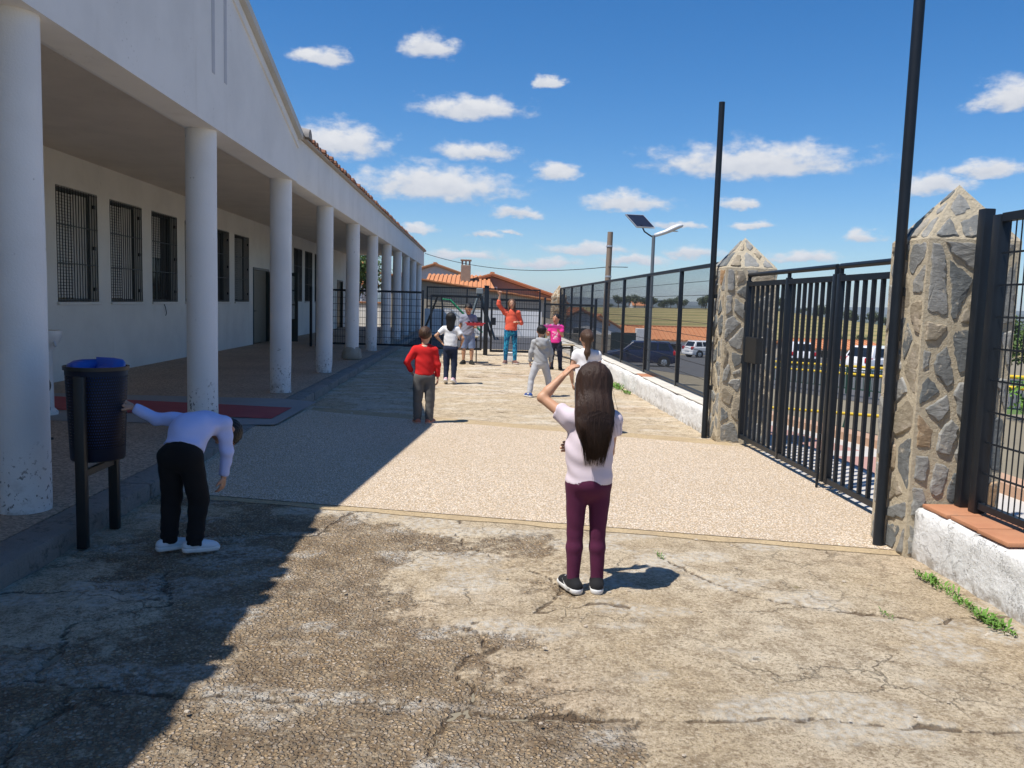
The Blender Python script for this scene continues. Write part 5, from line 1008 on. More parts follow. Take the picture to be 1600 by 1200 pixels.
def hair_mat(name, col):
    t = NT(name); st = t.noise(1.0, 4, 0.6, t.vmul(t.tc, (160, 160, 9))); c = t.mix(st, tuple(k * 0.4 for k in col), tuple(k * 2.1 for k in col)); return t.out(c, 0.52, t.bump(st, 0.9, 0.006), 0.3)
SKIN = skin_mat('light skin', (0.52, 0.29, 0.19)); SKIN2 = skin_mat('tan skin', (0.53, 0.29, 0.175))
def person(label, loc, rz, H, adult=False, spine=(0, 0, 1), chest=None, aL=((-0.2, 0, -1), (0, 0.1, -1)), aR=((0.2, 0, -1), (0, 0.1, -1)), lL=((-0.03, 0, -1), (0, 0, -1)), lR=((0.03, 0, -1), (0, 0, -1)), hup=None, hfwd=(0, 1, 0), feet=((-0.15, 1, 0), (0.15, 1, 0)), fu=((0, 0, 1), (0, 0, 1)),
           shirt=None, sleeve='short', hem=-0.02, loose=1.0, pants=None, cut='regular', shoe=None, sole=None, hair=None, style='short', skin=None, h=0.012, face=False, curl=(0.5, 0.5), palm=((1, 0, 0), (-1, 0, 0)), hood=False, seed=1, collar=None, band=None, lift=0.0):
    skin = skin or SKIN; T = thing('person', label, 'person', loc, rz); Hh = H * (0.135 if adult else 0.165); sp = nv(spine); ch = nv(chest if chest is not None else spine); X = np.array([1., 0, 0]); fwd = nv(np.cross(ch, X)); pf = nv(np.cross(sp, X))
    hw = 0.104 if adult else 0.098; sl1, sl2 = (0.145, 0.165) if adult else (0.14, 0.17); th, shn, ank = (0.245, 0.23, 0.045) if adult else (0.225, 0.215, 0.045)
    pel = np.zeros(3); mid = pel + sp * sl1 * H; nb = mid + ch * sl2 * H; J = {}
    for s_, k, arm, leg in ((-1, 'L', aL, lL), (1, 'R', aR, lR)):
        J['s' + k] = nb - ch * 0.035 * H + X * s_ * hw * H; J['e' + k] = J['s' + k] + nv(arm[0]) * (0.17 if adult else 0.155) * H; J['w' + k] = J['e' + k] + nv(arm[1]) * (0.145 if adult else 0.135) * H
        J['h' + k] = pel + X * s_ * 0.05 * H - sp * 0.01 * H; J['k' + k] = J['h' + k] + nv(leg[0]) * th * H; J['a' + k] = J['k' + k] + nv(leg[1]) * shn * H
    dz = ank * H - min(J['aL'][2], J['aR'][2]) + lift; up = np.array([0, 0, dz]); pel = pel + up; mid = mid + up; nb = nb + up; J = {k: v + up for k, v in J.items()}
    hu = nv(hup if hup is not None else ch); hf = np.array(hfwd, float); hf = nv(hf - hu * np.dot(hf, hu)); hr = np.cross(hf, hu); HR = np.stack([hr, hf, hu], 1); neck = nb + (ch * 0.5 + hu * 0.5) * 0.04 * H; HC = neck + hu * Hh * 0.5 + hf * 0.02 * H; T['height'] = H
    bmin = lambda pts, m: (np.min(pts, 0) - m, np.max(pts, 0) + m)
    # --- body
    def body(P):
        d = ell(P, HC + hu * 0.08 * Hh - hf * 0.05 * Hh, (0.365 * Hh, 0.45 * Hh, 0.42 * Hh), HR)
        d = smin(d, ell(P, HC - hu * 0.16 * Hh + hf * 0.09 * Hh, (0.27 * Hh, 0.32 * Hh, 0.35 * Hh), HR), 0.1 * Hh)
        d = smin(d, cap(P, HC + hf * 0.40 * Hh - hu * 0.0 * Hh, HC + hf * 0.47 * Hh - hu * 0.13 * Hh, 0.03 * Hh, 0.055 * Hh), 0.03 * Hh)
        for s_ in (-1, 1):
            d = smin(d, ell(P, HC + hr * s_ * 0.37 * Hh - hf * 0.03 * Hh - hu * 0.06 * Hh, (0.045 * Hh, 0.09 * Hh, 0.14 * Hh), HR), 0.03 * Hh)
            d = np.maximum(d, -ell(P, HC + hr * s_ * 0.15 * Hh + hf * 0.46 * Hh + hu * 0.01 * Hh, (0.07 * Hh, 0.07 * Hh, 0.05 * Hh), HR))
        d = smin(d, cap(P, nb - ch * 0.03 * H, HC - hu * 0.2 * Hh - hf * 0.08 * Hh, 0.033 * H, 0.029 * H), 0.03 * H)
        tor = smin(cap(P, nb - ch * 0.07 * H, mid, 0.085 * H, 0.073 * H, fwd, 0.62), cap(P, mid, pel, 0.073 * H, 0.08 * H, pf, 0.66), 0.04 * H); d = smin(d, tor, 0.03 * H)
        d = smin(d, cap(P, J['sL'], J['sR'], 0.026 * H, 0.026 * H), 0.04 * H)
        for k in 'LR':
            d = smin(d, cap(P, J['s' + k], J['e' + k], 0.0275 * H, 0.0215 * H), 0.02 * H); fm = J['e' + k] * 0.7 + J['w' + k] * 0.3; d = smin(d, cap(P, J['e' + k], fm, 0.0215 * H, 0.0222 * H), 0.01 * H); d = smin(d, cap(P, fm, J['w' + k], 0.0222 * H, 0.0145 * H), 0.01 * H)
            d = smin(d, cap(P, J['h' + k], J['k' + k], 0.048 * H, 0.033 * H), 0.02 * H); cf = J['k' + k] * 0.72 + J['a' + k] * 0.28; d = smin(d, cap(P, J['k' + k], cf, 0.032 * H, 0.034 * H), 0.01 * H); d = smin(d, cap(P, cf, J['a' + k], 0.034 * H, 0.02 * H), 0.01 * H)
        return d
    allp = np.array([HC + hu * Hh * 0.5, nb] + list(J.values())); lo, hi = bmin(allp, 0.12 * H); parts = [nets(body, lo, hi, h)]
    for k, r_ in (('L', False), ('R', True)):
        parts.append(hand(J['w' + k], J['w' + k] - J['e' + k], np.array(palm[0 if k == 'L' else 1], float), H, r_, curl[0 if k == 'L' else 1], max(0.0042, h * 0.45)))
    bo_ = obj('body', mk_mesh('body', parts, [skin]), None, T, False, True)
    # --- shirt
    if shirt:
        hemp = pel + sp * hem * H; short = {'cap': 0.38, 'short': 0.62}.get(sleeve)
        def fs_(P):
            g_ = 0.012 * (H / 1.25)
            d = cap(P, nb - ch * 0.065 * H, mid, 0.088 * H + g_, 0.080 * H + g_ * loose, fwd, 0.66); d = smin(d, cap(P, mid, hemp - sp * 0.03 * H, 0.080 * H + g_ * loose, 0.090 * H + g_ * loose * 1.15, pf, 0.80), 0.04 * H)
            d = smin(d, cap(P, J['sL'], J['sR'], 0.030 * H + g_ * 0.5, 0.030 * H + g_ * 0.5), 0.045 * H); d = np.maximum(d, (hemp - P) @ sp + 0.004 * np.sin(P[:, 0] * 21 + seed))
            for k in 'LR':
                a = J['s' + k]; e = J['e' + k]; w = J['w' + k]; ud = nv(e - a); fd_ = nv(w - e)
                if short: q = np.maximum(cap(P, a, e, 0.031 * H + g_ * 0.9, 0.030 * H + g_ * (0.8 + 0.5 * loose)), (P - (a + ud * short * 0.155 * H)) @ ud)
                else:
                    q = cap(P, a, e, 0.030 * H + g_ * 0.8, 0.026 * H + g_ * 0.8); fr = 0.45 if sleeve == '34' else 0.93; q2 = np.maximum(cap(P, e, w, 0.026 * H + g_ * 0.8, 0.019 * H + g_ * 0.6), (P - (e + (w - e) * fr)) @ fd_); q = smin(q, q2, 0.015 * H)
                d = smin(d, q, 0.025 * H)
            if hood:
                d = smin(d, cap(P, nb - fwd * 0.055 * H + ch * 0.0 * H - X * 0.06 * H, nb - fwd * 0.055 * H + X * 0.06 * H, 0.034 * H, 0.034 * H), 0.02 * H); d = smin(d, ell(P, nb - fwd * 0.075 * H - ch * 0.055 * H, (0.075 * H, 0.035 * H, 0.06 * H)), 0.02 * H)
            return d + folds(P, 0.0046 * loose, seed) * np.clip(((P - hemp) @ sp) / (0.03 * H), 0, 1)
        pts = np.array([nb + ch * 0.03 * H, hemp, J['sL'], J['sR'], J['eL'], J['eR'], J['wL'], J['wR']]); lo, hi = bmin(pts, 0.13 * H); so_ = obj('shirt', mk_mesh('shirt', [nets(fs_, lo, hi, h)], [shirt]), None, T, False, True)
        if collar is not None:
            m = MB(); n = 20; v = []
            for (r, z) in ((0.052, -0.012), (0.047, 0.012), (0.041, 0.012), (0.041, -0.012)):
                for i in range(n): a = 2 * math.pi * i / n; p = nb + (X * math.cos(a) * r * H + fwd * math.sin(a) * r * 0.95 * H) + ch * (z + 0.004) * H; v.append(tuple(p))
            m.add(v, [(a * n + i, a * n + (i + 1) % n, ((a + 1) % 4) * n + (i + 1) % n, ((a + 1) % 4) * n + i) for a in range(4) for i in range(n)]); obj('collar', m, collar, so_, 'all')
    # --- trousers
    if pants:
        r = {'regular': (0.060, 0.045, 0.040, 0.034), 'slim': (0.054, 0.0345, 0.0368, 0.0245), 'shorts': (0.063, 0.056, 0, 0), 'loose': (0.064, 0.050, 0.046, 0.040)}[cut]; wst = pel + sp * 0.085 * H
        def fp(P):
            d = cap(P, wst + sp * 0.05 * H, pel - sp * 0.005 * H, 0.078 * H, 0.086 * H, pf, 0.72); d = smin(d, ell(P, pel - pf * 0.028 * H - sp * 0.005 * H, (0.082 * H, 0.055 * H, 0.062 * H)), 0.03 * H); d = np.maximum(d, (P - wst) @ sp)
            for k in 'LR':
                a, kn, an = J['h' + k], J['k' + k], J['a' + k]
                if cut == 'shorts': q = np.maximum(cap(P, a, kn, r[0] * H, r[1] * H), (P - (kn - nv(kn - a) * 0.0 * H)) @ nv(kn - a))
                else:
                    cf = kn * 0.70 + an * 0.30; q = smin(cap(P, a, kn, r[0] * H, r[1] * H), cap(P, kn, cf, r[1] * H * 0.97, r[2] * H), 0.012 * H); e = an + nv(an - kn) * (0.012 if cut != 'slim' else -0.005) * H; q = smin(q, np.maximum(cap(P, cf, an + nv(an - kn) * 0.04 * H, r[2] * H, r[3] * H), (P - e) @ nv(an - kn)), 0.01 * H)
                d = smin(d, q, 0.018 * H)
            low = np.exp(-((P[:, 2] - dz * 0.0 - 0.06 * H) / (0.07 * H)) ** 2) if cut in ('regular', 'loose') else 0
            return d + folds(P, 0.0016 if cut == 'slim' else 0.0036, seed + 3, 0.8) + (0.004 * low * np.sin(P[:, 2] * 150 + 4 * np.sin(P[:, 0] * 40)) if cut != 'shorts' and cut != 'slim' else 0)
        pts = np.array([wst] + [J[a + k] for a in 'hka' for k in 'LR']); lo, hi = bmin(pts, 0.11 * H); po = obj('trousers' if cut != 'shorts' else 'shorts', mk_mesh('trousers', [nets(fp, lo, hi, h)], [pants]), None, T, False, True)
        if band: 
            m = MB(); n = 28; v = []
            for (q, z) in ((1.0, -0.035), (1.02, 0.0), (1.0, 0.012)):
                for i in range(n): a = 2 * math.pi * i / n; p = wst + X * math.cos(a) * 0.086 * H * q + pf * math.sin(a) * 0.064 * H * q + sp * (z - 0.005) * H; v.append(tuple(p))
            m.add(v, [(a * n + i, a * n + (i + 1) % n, (a + 1) * n + (i + 1) % n, (a + 1) * n + i) for a in range(2) for i in range(n)]); obj('waistband', m, band, po, 'all')
    # --- shoes
    for i, k in enumerate('LR'):
        an = J['a' + k]; u_ = nv(fu[i]); f_ = np.array(feet[i], float); f_ = nv(f_ - u_ * np.dot(f_, u_)); s_ = np.cross(f_, u_); g0 = an - u_ * ank * H; q = H / 1.25
        heel = g0 - f_ * 0.040 * q; toe = g0 + f_ * 0.115 * q
        def fsh(P):
            d = cap(P, heel + u_ * 0.036 * q, toe + u_ * 0.022 * q, 0.036 * q, 0.030 * q); d = smin(d, cap(P, g0 + u_ * 0.05 * q, g0 + u_ * 0.075 * q, 0.036 * q, 0.034 * q), 0.025 * q); d = smin(d, cap(P, g0 + f_ * 0.05 * q + u_ * 0.038 * q, g0 + f_ * 0.09 * q + u_ * 0.03 * q, 0.034 * q, 0.032 * q), 0.02 * q); return np.maximum(np.maximum(d, (g0 + u_ * 0.026 * q - P) @ u_), (P - g0 - u_ * 0.088 * q) @ u_)
        def fso(P):
            d = smin(cap(P, heel + u_ * 0.02 * q, g0 + u_ * 0.02 * q, 0.037 * q, 0.036 * q), cap(P, g0 + f_ * 0.03 * q + u_ * 0.02 * q, toe + u_ * 0.02 * q, 0.040 * q, 0.034 * q), 0.02 * q); return np.maximum(np.maximum(d, (P - g0 - u_ * 0.030 * q) @ u_), (g0 - P) @ u_)
        lo, hi = bmin(np.array([heel, toe, g0 + u_ * 0.1 * q]), 0.055 * q); sh_o = obj('shoe', mk_mesh('shoe', [nets(fsh, lo, hi, h * 0.62)], [shoe]), None, T, False, True); obj('sole', mk_mesh('sole', [nets(fso, lo, hi, h * 0.62)], [sole]), None, sh_o, False, True)
        J['shoe' + k] = (sh_o, g0, f_, u_, s_, q)
    # --- hair
    def hcap(P):
        L_ = (P - HC) @ HR; d = ell(P, HC + hu * 0.10 * Hh - hf * 0.09 * Hh, (0.395 * Hh, 0.475 * Hh, 0.435 * Hh), HR); y_, z_ = L_[:, 1], L_[:, 2]
        a = np.arctan2(L_[:, 0], L_[:, 1]); d = d + 0.012 * Hh * np.sin(a * 23 + z_ * 60) + 0.010 * Hh * np.sin(a * 41 + 3)
        return np.maximum(d, (0.75 * y_ - 0.06 * Hh - z_) * 0.8 + 0.01 * Hh * np.sin(a * 19))
    if hair:
        extra = []
        if style == 'long': extra = [(HC - hf * 0.28 * Hh + hu * 0.05 * Hh, nb - fwd * 0.075 * H - ch * 0.05 * H, 0.078 * H, 0.080 * H, hf, 0.58), (nb - fwd * 0.070 * H - ch * 0.0 * H, nb - fwd * 0.092 * H - ch * 0.165 * H, 0.080 * H, 0.034 * H, fwd, 0.46)]
        if style == 'bob': extra = [(HC - hf * 0.2 * Hh, nb - fwd * 0.035 * H + ch * 0.005 * H, 0.068 * H, 0.060 * H, hf, 0.7), (HC - hf * 0.2 * Hh, nb - fwd * 0.05 * H - ch * 0.04 * H, 0.06 * H, 0.035 * H, hf, 0.6)]
        if style == 'pony': extra = [(HC - hf * 0.48 * Hh + hu * 0.12 * Hh, HC - hf * 0.55 * Hh + hu * 0.08 * Hh, 0.03 * H, 0.036 * H, None, 1), (HC - hf * 0.55 * Hh + hu * 0.05 * Hh, nb - fwd * 0.085 * H - ch * 0.01 * H, 0.034 * H, 0.024 * H, None, 1), (nb - fwd * 0.085 * H - ch * 0.01 * H, nb - fwd * 0.09 * H - ch * 0.075 * H, 0.024 * H, 0.008 * H, None, 1)]
        if style == 'falls': extra = [(HC + hr * s_ * 0.30 * Hh + hu * 0.0 * Hh, nb + hr * s_ * 0.05 * H + fwd * 0.045 * H - ch * 0.035 * H, 0.018 * H, 0.013 * H, None, 1) for s_ in (-1, 1)] + [(HC - hf * 0.25 * Hh, nb - fwd * 0.06 * H - ch * 0.05 * H, 0.055 * H, 0.05 * H, hf, 0.6)]
        def fh(P):
            d = hcap(P)
            for e in extra: d = smin(d, cap(P, *e) + 0.0025 * np.sin(P[:, 0] * 150 + P[:, 2] * 12) + 0.002 * np.sin(P[:, 0] * 310 + P[:, 1] * 90), 0.035 * H)
            return d
        pts = np.array([HC + hu * Hh * 0.6, HC - hf * Hh * 0.5] + [x for e in extra for x in e[:2]]); lo, hi = bmin(pts, 0.10 * H); ho = obj('hair', mk_mesh('hair', [nets(fh, lo, hi, h)], [hair]), None, T, False, True); J['hair'] = ho
    if face:
        em = plain('dark eye', (0.02, 0.015, 0.012), 0.2); bm_ = plain('eyebrow hair', (0.05, 0.03, 0.02), 0.7); lm_ = plain('lips', (0.42, 0.12, 0.10), 0.5)
        for s_ in (-1, 1):
            for nm, c_, r_, mt in (('eye', HC + hr * s_ * 0.15 * Hh + hf * 0.385 * Hh + hu * 0.01 * Hh, (0.042 * Hh, 0.025 * Hh, 0.017 * Hh), em), ('eyebrow', HC + hr * s_ * 0.15 * Hh + hf * 0.40 * Hh + hu * 0.085 * Hh, (0.065 * Hh, 0.02 * Hh, 0.009 * Hh), bm_)):
                lo, hi = c_ - 0.1 * Hh, c_ + 0.1 * Hh; obj(nm, mk_mesh(nm, [nets(lambda P: ell(P, c_, r_, HR), lo, hi, 0.012 * Hh)], [mt]), None, T, False, True)
        c_ = HC + hf * 0.385 * Hh - hu * 0.245 * Hh; obj('mouth', mk_mesh('mouth', [nets(lambda P: ell(P, c_, (0.11 * Hh, 0.05 * Hh, 0.035 * Hh), HR), c_ - 0.16 * Hh, c_ + 0.16 * Hh, 0.014 * Hh)], [lm_]), None, T, False, True)
    return T, dict(J=J, HC=HC, Hh=Hh, nb=nb, ch=ch, fwd=fwd, hu=hu, hf=hf, hr=hr, pel=pel)

FB = lambda n, c, **k: fabric(n, c, **k)
white_sole = plain('white rubber', (0.72, 0.72, 0.71), 0.5); dark_sole = plain('dark rubber', (0.03, 0.03, 0.03), 0.6)
# girl in the foreground, hand on her head
brown = hair_mat('dark brown hair', (0.028, 0.014, 0.009)); blackh = hair_mat('black hair', (0.010, 0.009, 0.009)); lbrown = hair_mat('light brown hair', (0.095, 0.048, 0.026)); mbrown = hair_mat('mid brown hair', (0.055, 0.03, 0.018))
T, I = person('girl with long brown hair in pale pink shirt and purple leggings, hand on her head', (0.63, 4.36, 0.0), math.radians(3), 1.25, aL=((-0.68, 0.45, 0.50), (0.70, 0.10, 0.74)), aR=((-0.02, 0.22, -0.97), (-0.93, 0.34, 0.06)), lL=((0.0, 0.03, -1), (-0.01, -0.03, -1)), lR=((0.0, 0.02, -1), (0.02, -0.02, -1)), hup=(0.04, 0.05, 1), hfwd=(0.05, 1, 0),
    feet=((-0.35, 1, 0), (0.15, 1, 0)), shirt=FB('pale pink cotton', (0.68, 0.58, 0.63), var=0.04), sleeve='cap', hem=-0.004, loose=1.5, pants=FB('plum leggings', (0.088, 0.017, 0.048), var=0.12, rough=0.75), cut='slim', shoe=FB('black trainer mesh', (0.018, 0.018, 0.020)), sole=white_sole, hair=brown, style='long', skin=SKIN2, h=0.0075, curl=(0.35, 0.5), palm=((0.5, 0.2, -0.9), (0, -1, 0)), seed=2)
# loose strands over the hair mass
rnd = random.Random(31); m = MB(); HC, Hh, nb, ch, fwd, hu, hf, hr = [I[k] for k in ('HC', 'Hh', 'nb', 'ch', 'fwd', 'hu', 'hf', 'hr')]; H = 1.25
for i in range(1500):
    a = rnd.uniform(-1.0, 1.0); u = rnd.uniform(-1, 1); top = HC + hu * 0.10 * Hh - hf * 0.06 * Hh + (hr * math.sin(a) * 0.40 + hu * 0.44 * math.cos(a)) * Hh * 1.0
    x1 = math.sin(a) * 0.088 * H; p1 = HC + hr * x1 - hf * (0.06 + 0.47 * math.sqrt(max(0, 1 - (x1 / (0.41 * Hh)) ** 2)) if abs(x1) < 0.40 * Hh else 0.06) * Hh * 1.06 - hu * 0.05 * Hh
    ln = rnd.uniform(0.12, 0.225) if abs(u) < 0.6 else rnd.uniform(0.08, 0.17); x2 = x1 * rnd.uniform(0.85, 1.08); p2 = nb + hr * x2 - fwd * (0.089 + 0.038 * math.sqrt(max(0, 1 - (x2 / (0.084 * H)) ** 2))) * H - ch * 0.03 * H; k_ = 1 - 0.6 * (ln / 0.2)
    p3 = nb + hr * (x2 * (0.35 + 0.55 * k_) + rnd.gauss(0, 0.004)) - fwd * (0.098 + 0.024 + rnd.uniform(-0.004, 0.006)) * H - ch * ln * H
    pts = [top, top * 0.35 + p1 * 0.65 - hf * 0.05 * Hh + hu * 0.12 * Hh, p1, p2, (p2 + p3) / 2 + hr * rnd.gauss(0, 0.003), p3]; pts = [Vector(p) for p in pts]; r0 = rnd.uniform(0.0009, 0.0018); m.path(pts, r0, 3, [r0 * 0.5, r0, r0, r0, r0 * 0.8, r0 * 0.25])
for s_ in range(9):
    x1 = rnd.uniform(0.06, 0.10) * H; p1 = HC + hr * x1 * 0.8 - hf * 0.15 * Hh; p2 = nb + hr * x1 * 1.25 - fwd * 0.03 * H - ch * 0.03 * H; p3 = nb + hr * (x1 * rnd.uniform(1.0, 1.45)) - fwd * 0.06 * H - ch * rnd.uniform(0.06, 0.13) * H; m.path([Vector(p) for p in (p1, p2, p3)], 0.001, 3, [0.001, 0.001, 0.0003])
obj('strands', m, brown, I['J']['hair'], 'all')
for k in 'LR':      # curved white tick on the side of each trainer, laces
    sh_o, g0, f_, u_, s_, q = I['J']['shoe' + k]
    for sd in (-1, 1):
        m = MB(); pts = [(-0.035, 0.030, 0.004), (-0.012, 0.026, 0.005), (0.015, 0.031, 0.006), (0.045, 0.044, 0.003), (0.07, 0.054, 0.001)]; v = []
        for (a, b, w) in pts:
            for e in (-1, 1): y_ = 0.036 - max(0, a) * 0.06 - max(0, b - 0.036) ** 2 * 18; v.append(tuple(g0 + f_ * a * q + u_ * (b + e * w) * q + s_ * sd * (y_ + 0.005) * q))
        m.add(v, [(2 * i, 2 * i + 1, 2 * i + 3, 2 * i + 2) for i in range(4)]); obj('tick_mark', m, white_sole, sh_o)
    m = MB()
    for i in range(3): c_ = g0 + f_ * (0.045 + 0.02 * i) * q + u_ * (0.078 - 0.011 * i) * q; m.tube(c_ - s_ * 0.016, c_ + s_ * 0.016, 0.003, n=6)
    obj('laces', m, white_sole, sh_o)

# boy bending by the litter bin
person('boy in pale blue top and black trousers bending with a hand on the litter bin', (-1.78, 4.96, 0.0), math.radians(-12), 1.23, spine=(0.0, 0.62, 0.78), chest=(0.06, 0.97, 0.18), aL=((-0.90, -0.32, 0.06), (-0.84, -0.34, 0.46)), aR=((0.08, 0.05, -0.99), (-0.12, -0.05, -1)), lL=((-0.10, 0.16, -1), (0.0, -0.16, -1)), lR=((0.10, 0.20, -1), (0.0, -0.2, -1)), hup=(0.48, 0.60, -0.64), hfwd=(0.05, -0.55, -0.8),
    feet=((0.75, 0.8, 0), (0.95, 0.6, 0)), shirt=FB('pale blue cotton', (0.50, 0.56, 0.86), var=0.05), sleeve='long', hem=0.03, loose=1.5, pants=FB('black tracksuit cloth', (0.012, 0.012, 0.013)), cut='loose', shoe=FB('white canvas', (0.62, 0.66, 0.70), var=0.05), sole=white_sole, hair=blackh, style='short', h=0.009, curl=(0.25, 0.5), palm=((0, 0.5, -0.8), (-1, 0, 0)), seed=5)
# boy in red
person('boy in red long sleeved top and grey trousers standing with his back turned', (-0.66, 10.36, 0.0), math.radians(4), 1.23, aL=((-0.52, -0.1, -0.85), (0.35, 0.55, -0.75)), aR=((0.24, -0.02, -0.97), (0.03, 0.06, -1)), lL=((-0.06, 0.02, -1), (0, -0.02, -1)), lR=((0.06, 0.0, -1), (-0.02, 0, -1)), hfwd=(0.25, 1, 0), feet=((-0.3, 1, 0), (0.5, 0.9, 0)),
    shirt=FB('red cotton', (0.60, 0.022, 0.022), var=0.08), sleeve='long', hem=0.015, loose=1.15, pants=FB('dark grey sweat cloth', (0.12, 0.115, 0.11)), cut='loose', shoe=FB('orange trainer', (0.48, 0.17, 0.11)), sole=plain('pale orange rubber', (0.55, 0.33, 0.25), 0.5), hair=mbrown, style='short', h=0.011, collar=FB('cream collar', (0.6, 0.5, 0.38)), seed=7)
# girl on tiptoe, hands on hips
person('dark haired girl in white shirt and jeans on tiptoe with hands on hips', (-0.50, 15.44, 0.0), math.radians(-8), 1.31, aL=((-0.72, -0.25, -0.64), (0.62, 0.30, -0.72)), aR=((0.55, -0.15, -0.8), (-0.30, 0.55, -0.78)), lL=((-0.02, 0.05, -1), (0, -0.14, -1)), lR=((0.03, 0.03, -1), (0, -0.10, -1)), hfwd=(0.1, 1, 0), feet=((-0.1, 0.8, -0.5), (0.15, 0.8, -0.5)), fu=((0, 0.45, 0.9), (0, 0.45, 0.9)), lift=0.035,
    shirt=FB('white cotton', (0.76, 0.76, 0.77), var=0.03), sleeve='short', hem=0.03, loose=1.0, pants=FB('dark denim', (0.022, 0.03, 0.06), var=0.3), cut='regular', shoe=FB('pink and white trainer', (0.70, 0.45, 0.52), var=0.25), sole=white_sole, hair=blackh, style='bob', skin=SKIN2, h=0.012, seed=9)
# boy in denim shorts holding a red tray
person('boy in grey polo shirt and denim shorts looking down at a red tray', (-0.23, 20.46, 0.0), math.radians(178), 1.53, aL=((-0.18, 0.12, -0.96), (0.05, 0.92, -0.05)), aR=((0.22, 0.02, -0.97), (0.10, 0.08, -0.99)), hup=(0, 0.42, 0.9), hfwd=(0, 0.9, -0.42), lL=((-0.07, 0, -1), (0, 0, -1)), lR=((0.07, 0, -1), (0, 0, -1)), feet=((-0.4, 1, 0), (0.4, 1, 0)),
    shirt=FB('blue grey polo', (0.26, 0.27, 0.34), var=0.1), sleeve='short', hem=-0.015, loose=1.7, pants=FB('light denim', (0.20, 0.26, 0.40), var=0.25), cut='shorts', shoe=FB('black trainer', (0.025, 0.025, 0.022)), sole=dark_sole, hair=blackh, style='short', skin=SKIN2, h=0.013, face=True, collar=FB('navy collar', (0.02, 0.025, 0.06)), curl=(0.15, 0.4), palm=((0, 0, 1), (-1, 0, 0)), seed=11)
def tray(label, c, rz, w, d, hh, mat, items, cmat):
    T = thing('tray', label, 'tray', c, rz); m = MB(); t_ = 0.012; x0, x1, y0, y1 = -w / 2, w / 2, -d / 2, d / 2
    m.add([(x0, y0, 0), (x1, y0, 0), (x1, y1, 0), (x0, y1, 0), (x0 - 0.02, y0 - 0.02, hh), (x1 + 0.02, y0 - 0.02, hh), (x1 + 0.02, y1 + 0.02, hh), (x0 - 0.02, y1 + 0.02, hh), (x0 - 0.006, y0 - 0.006, hh), (x1 + 0.006, y0 - 0.006, hh), (x1 + 0.006, y1 + 0.006, hh), (x0 - 0.006, y1 + 0.006, hh), (x0 + t_, y0 + t_, t_), (x1 - t_, y0 + t_, t_), (x1 - t_, y1 - t_, t_), (x0 + t_, y1 - t_, t_)],
          [(3, 2, 1, 0), (0, 1, 5, 4), (1, 2, 6, 5), (2, 3, 7, 6), (3, 0, 4, 7), (4, 5, 9, 8), (5, 6, 10, 9), (6, 7, 11, 10), (7, 4, 8, 11), (8, 9, 13, 12), (9, 10, 14, 13), (10, 11, 15, 14), (11, 8, 12, 15), (12, 13, 14, 15)]); obj('shell', m, mat, T, False, True)
    m = MB()
    for sx in (-1, 1): m.bar((sx * (w / 2 + 0.035), -0.05, hh - 0.006), (sx * (w / 2 + 0.035), 0.05, hh - 0.006), 0.03, 0.012)
    obj('handles', m, mat, T, False, True)
    for i in range(items): k = MB(); x = x0 + w * (i + 0.5) / items; k.lathe([(0.028, t_), (0.034, hh + 0.035), (0.03, hh + 0.036), (0.0, hh + 0.03)], (x, 0, 0), 12, True); obj('cup', k, cmat, T, True, True)
tray('red tray of dark cups held by the boy in denim shorts', (-0.06, 20.07, 0.985), 0, 0.40, 0.26, 0.07, plain('red plastic', (0.62, 0.025, 0.05), 0.35), 4, plain('dark plastic', (0.06, 0.04, 0.05), 0.5))
# woman with a raised arm
t = NT('tie dye leggings'); c = t.mix(t.ramp(t.noise(7, 3, 0.6, dist=1.0), 0.40, 0.60), (0.012, 0.11, 0.24), (0.035, 0.36, 0.55)); c = t.mix(t.ramp(t.noise(9, 3, 0.6, dist=1.5), 0.54, 0.64), c, (0.012, 0.02, 0.07)); tie = t.out(c, 0.7, None, 0.2)
person('woman in orange top and blue tie dye leggings raising one arm', (0.86, 20.84, 0.0), math.radians(184), 1.64, adult=True, aL=((-0.34, -0.15, -0.93), (0.55, 0.78, 0.12)), aR=((0.52, 0.25, 0.62), (-0.08, 0.12, 0.99)), lL=((-0.08, 0, -1), (-0.02, 0, -1)), lR=((0.08, 0, -1), (0.02, 0, -1)), hfwd=(0.05, 1, 0.1), feet=((-0.35, 1, 0), (0.35, 1, 0)),
    shirt=FB('coral cotton', (0.78, 0.13, 0.075), var=0.08), sleeve='34', hem=0.0, loose=0.9, pants=tie, cut='slim', shoe=FB('brown trainer', (0.17, 0.09, 0.075)), sole=plain('pale rubber', (0.5, 0.45, 0.42), 0.5), hair=lbrown, style='falls', h=0.013, face=True, band=FB('turquoise waistband', (0.03, 0.40, 0.36)), curl=(0.4, 1.3), palm=((0, 0, -1), (0, 1, 0)), seed=13)
# child in a grey hooded top, striding
person('child in grey hooded sweatshirt and pale grey trousers striding across the yard', (1.08, 13.66, 0.0), math.radians(4), 1.22, aL=((-0.28, 0.0, -0.96), (0.0, 0.25, -0.97)), aR=((0.28, 0.0, -0.96), (0.0, 0.3, -0.95)), lL=((-0.32, -0.05, -0.94), (-0.12, -0.15, -0.98)), lR=((0.30, 0.12, -0.94), (0.12, 0.0, -0.98)), feet=((-0.5, 1, 0), (0.5, 1, 0)),
    shirt=FB('grey sweatshirt cloth', (0.36, 0.365, 0.375), var=0.08), sleeve='long', hem=-0.005, loose=1.6, pants=FB('pale grey sweat cloth', (0.46, 0.47, 0.50), var=0.05), cut='regular', shoe=FB('blue trainer', (0.03, 0.07, 0.25)), sole=white_sole, hair=blackh, style='short', h=0.012, hood=True, seed=15)
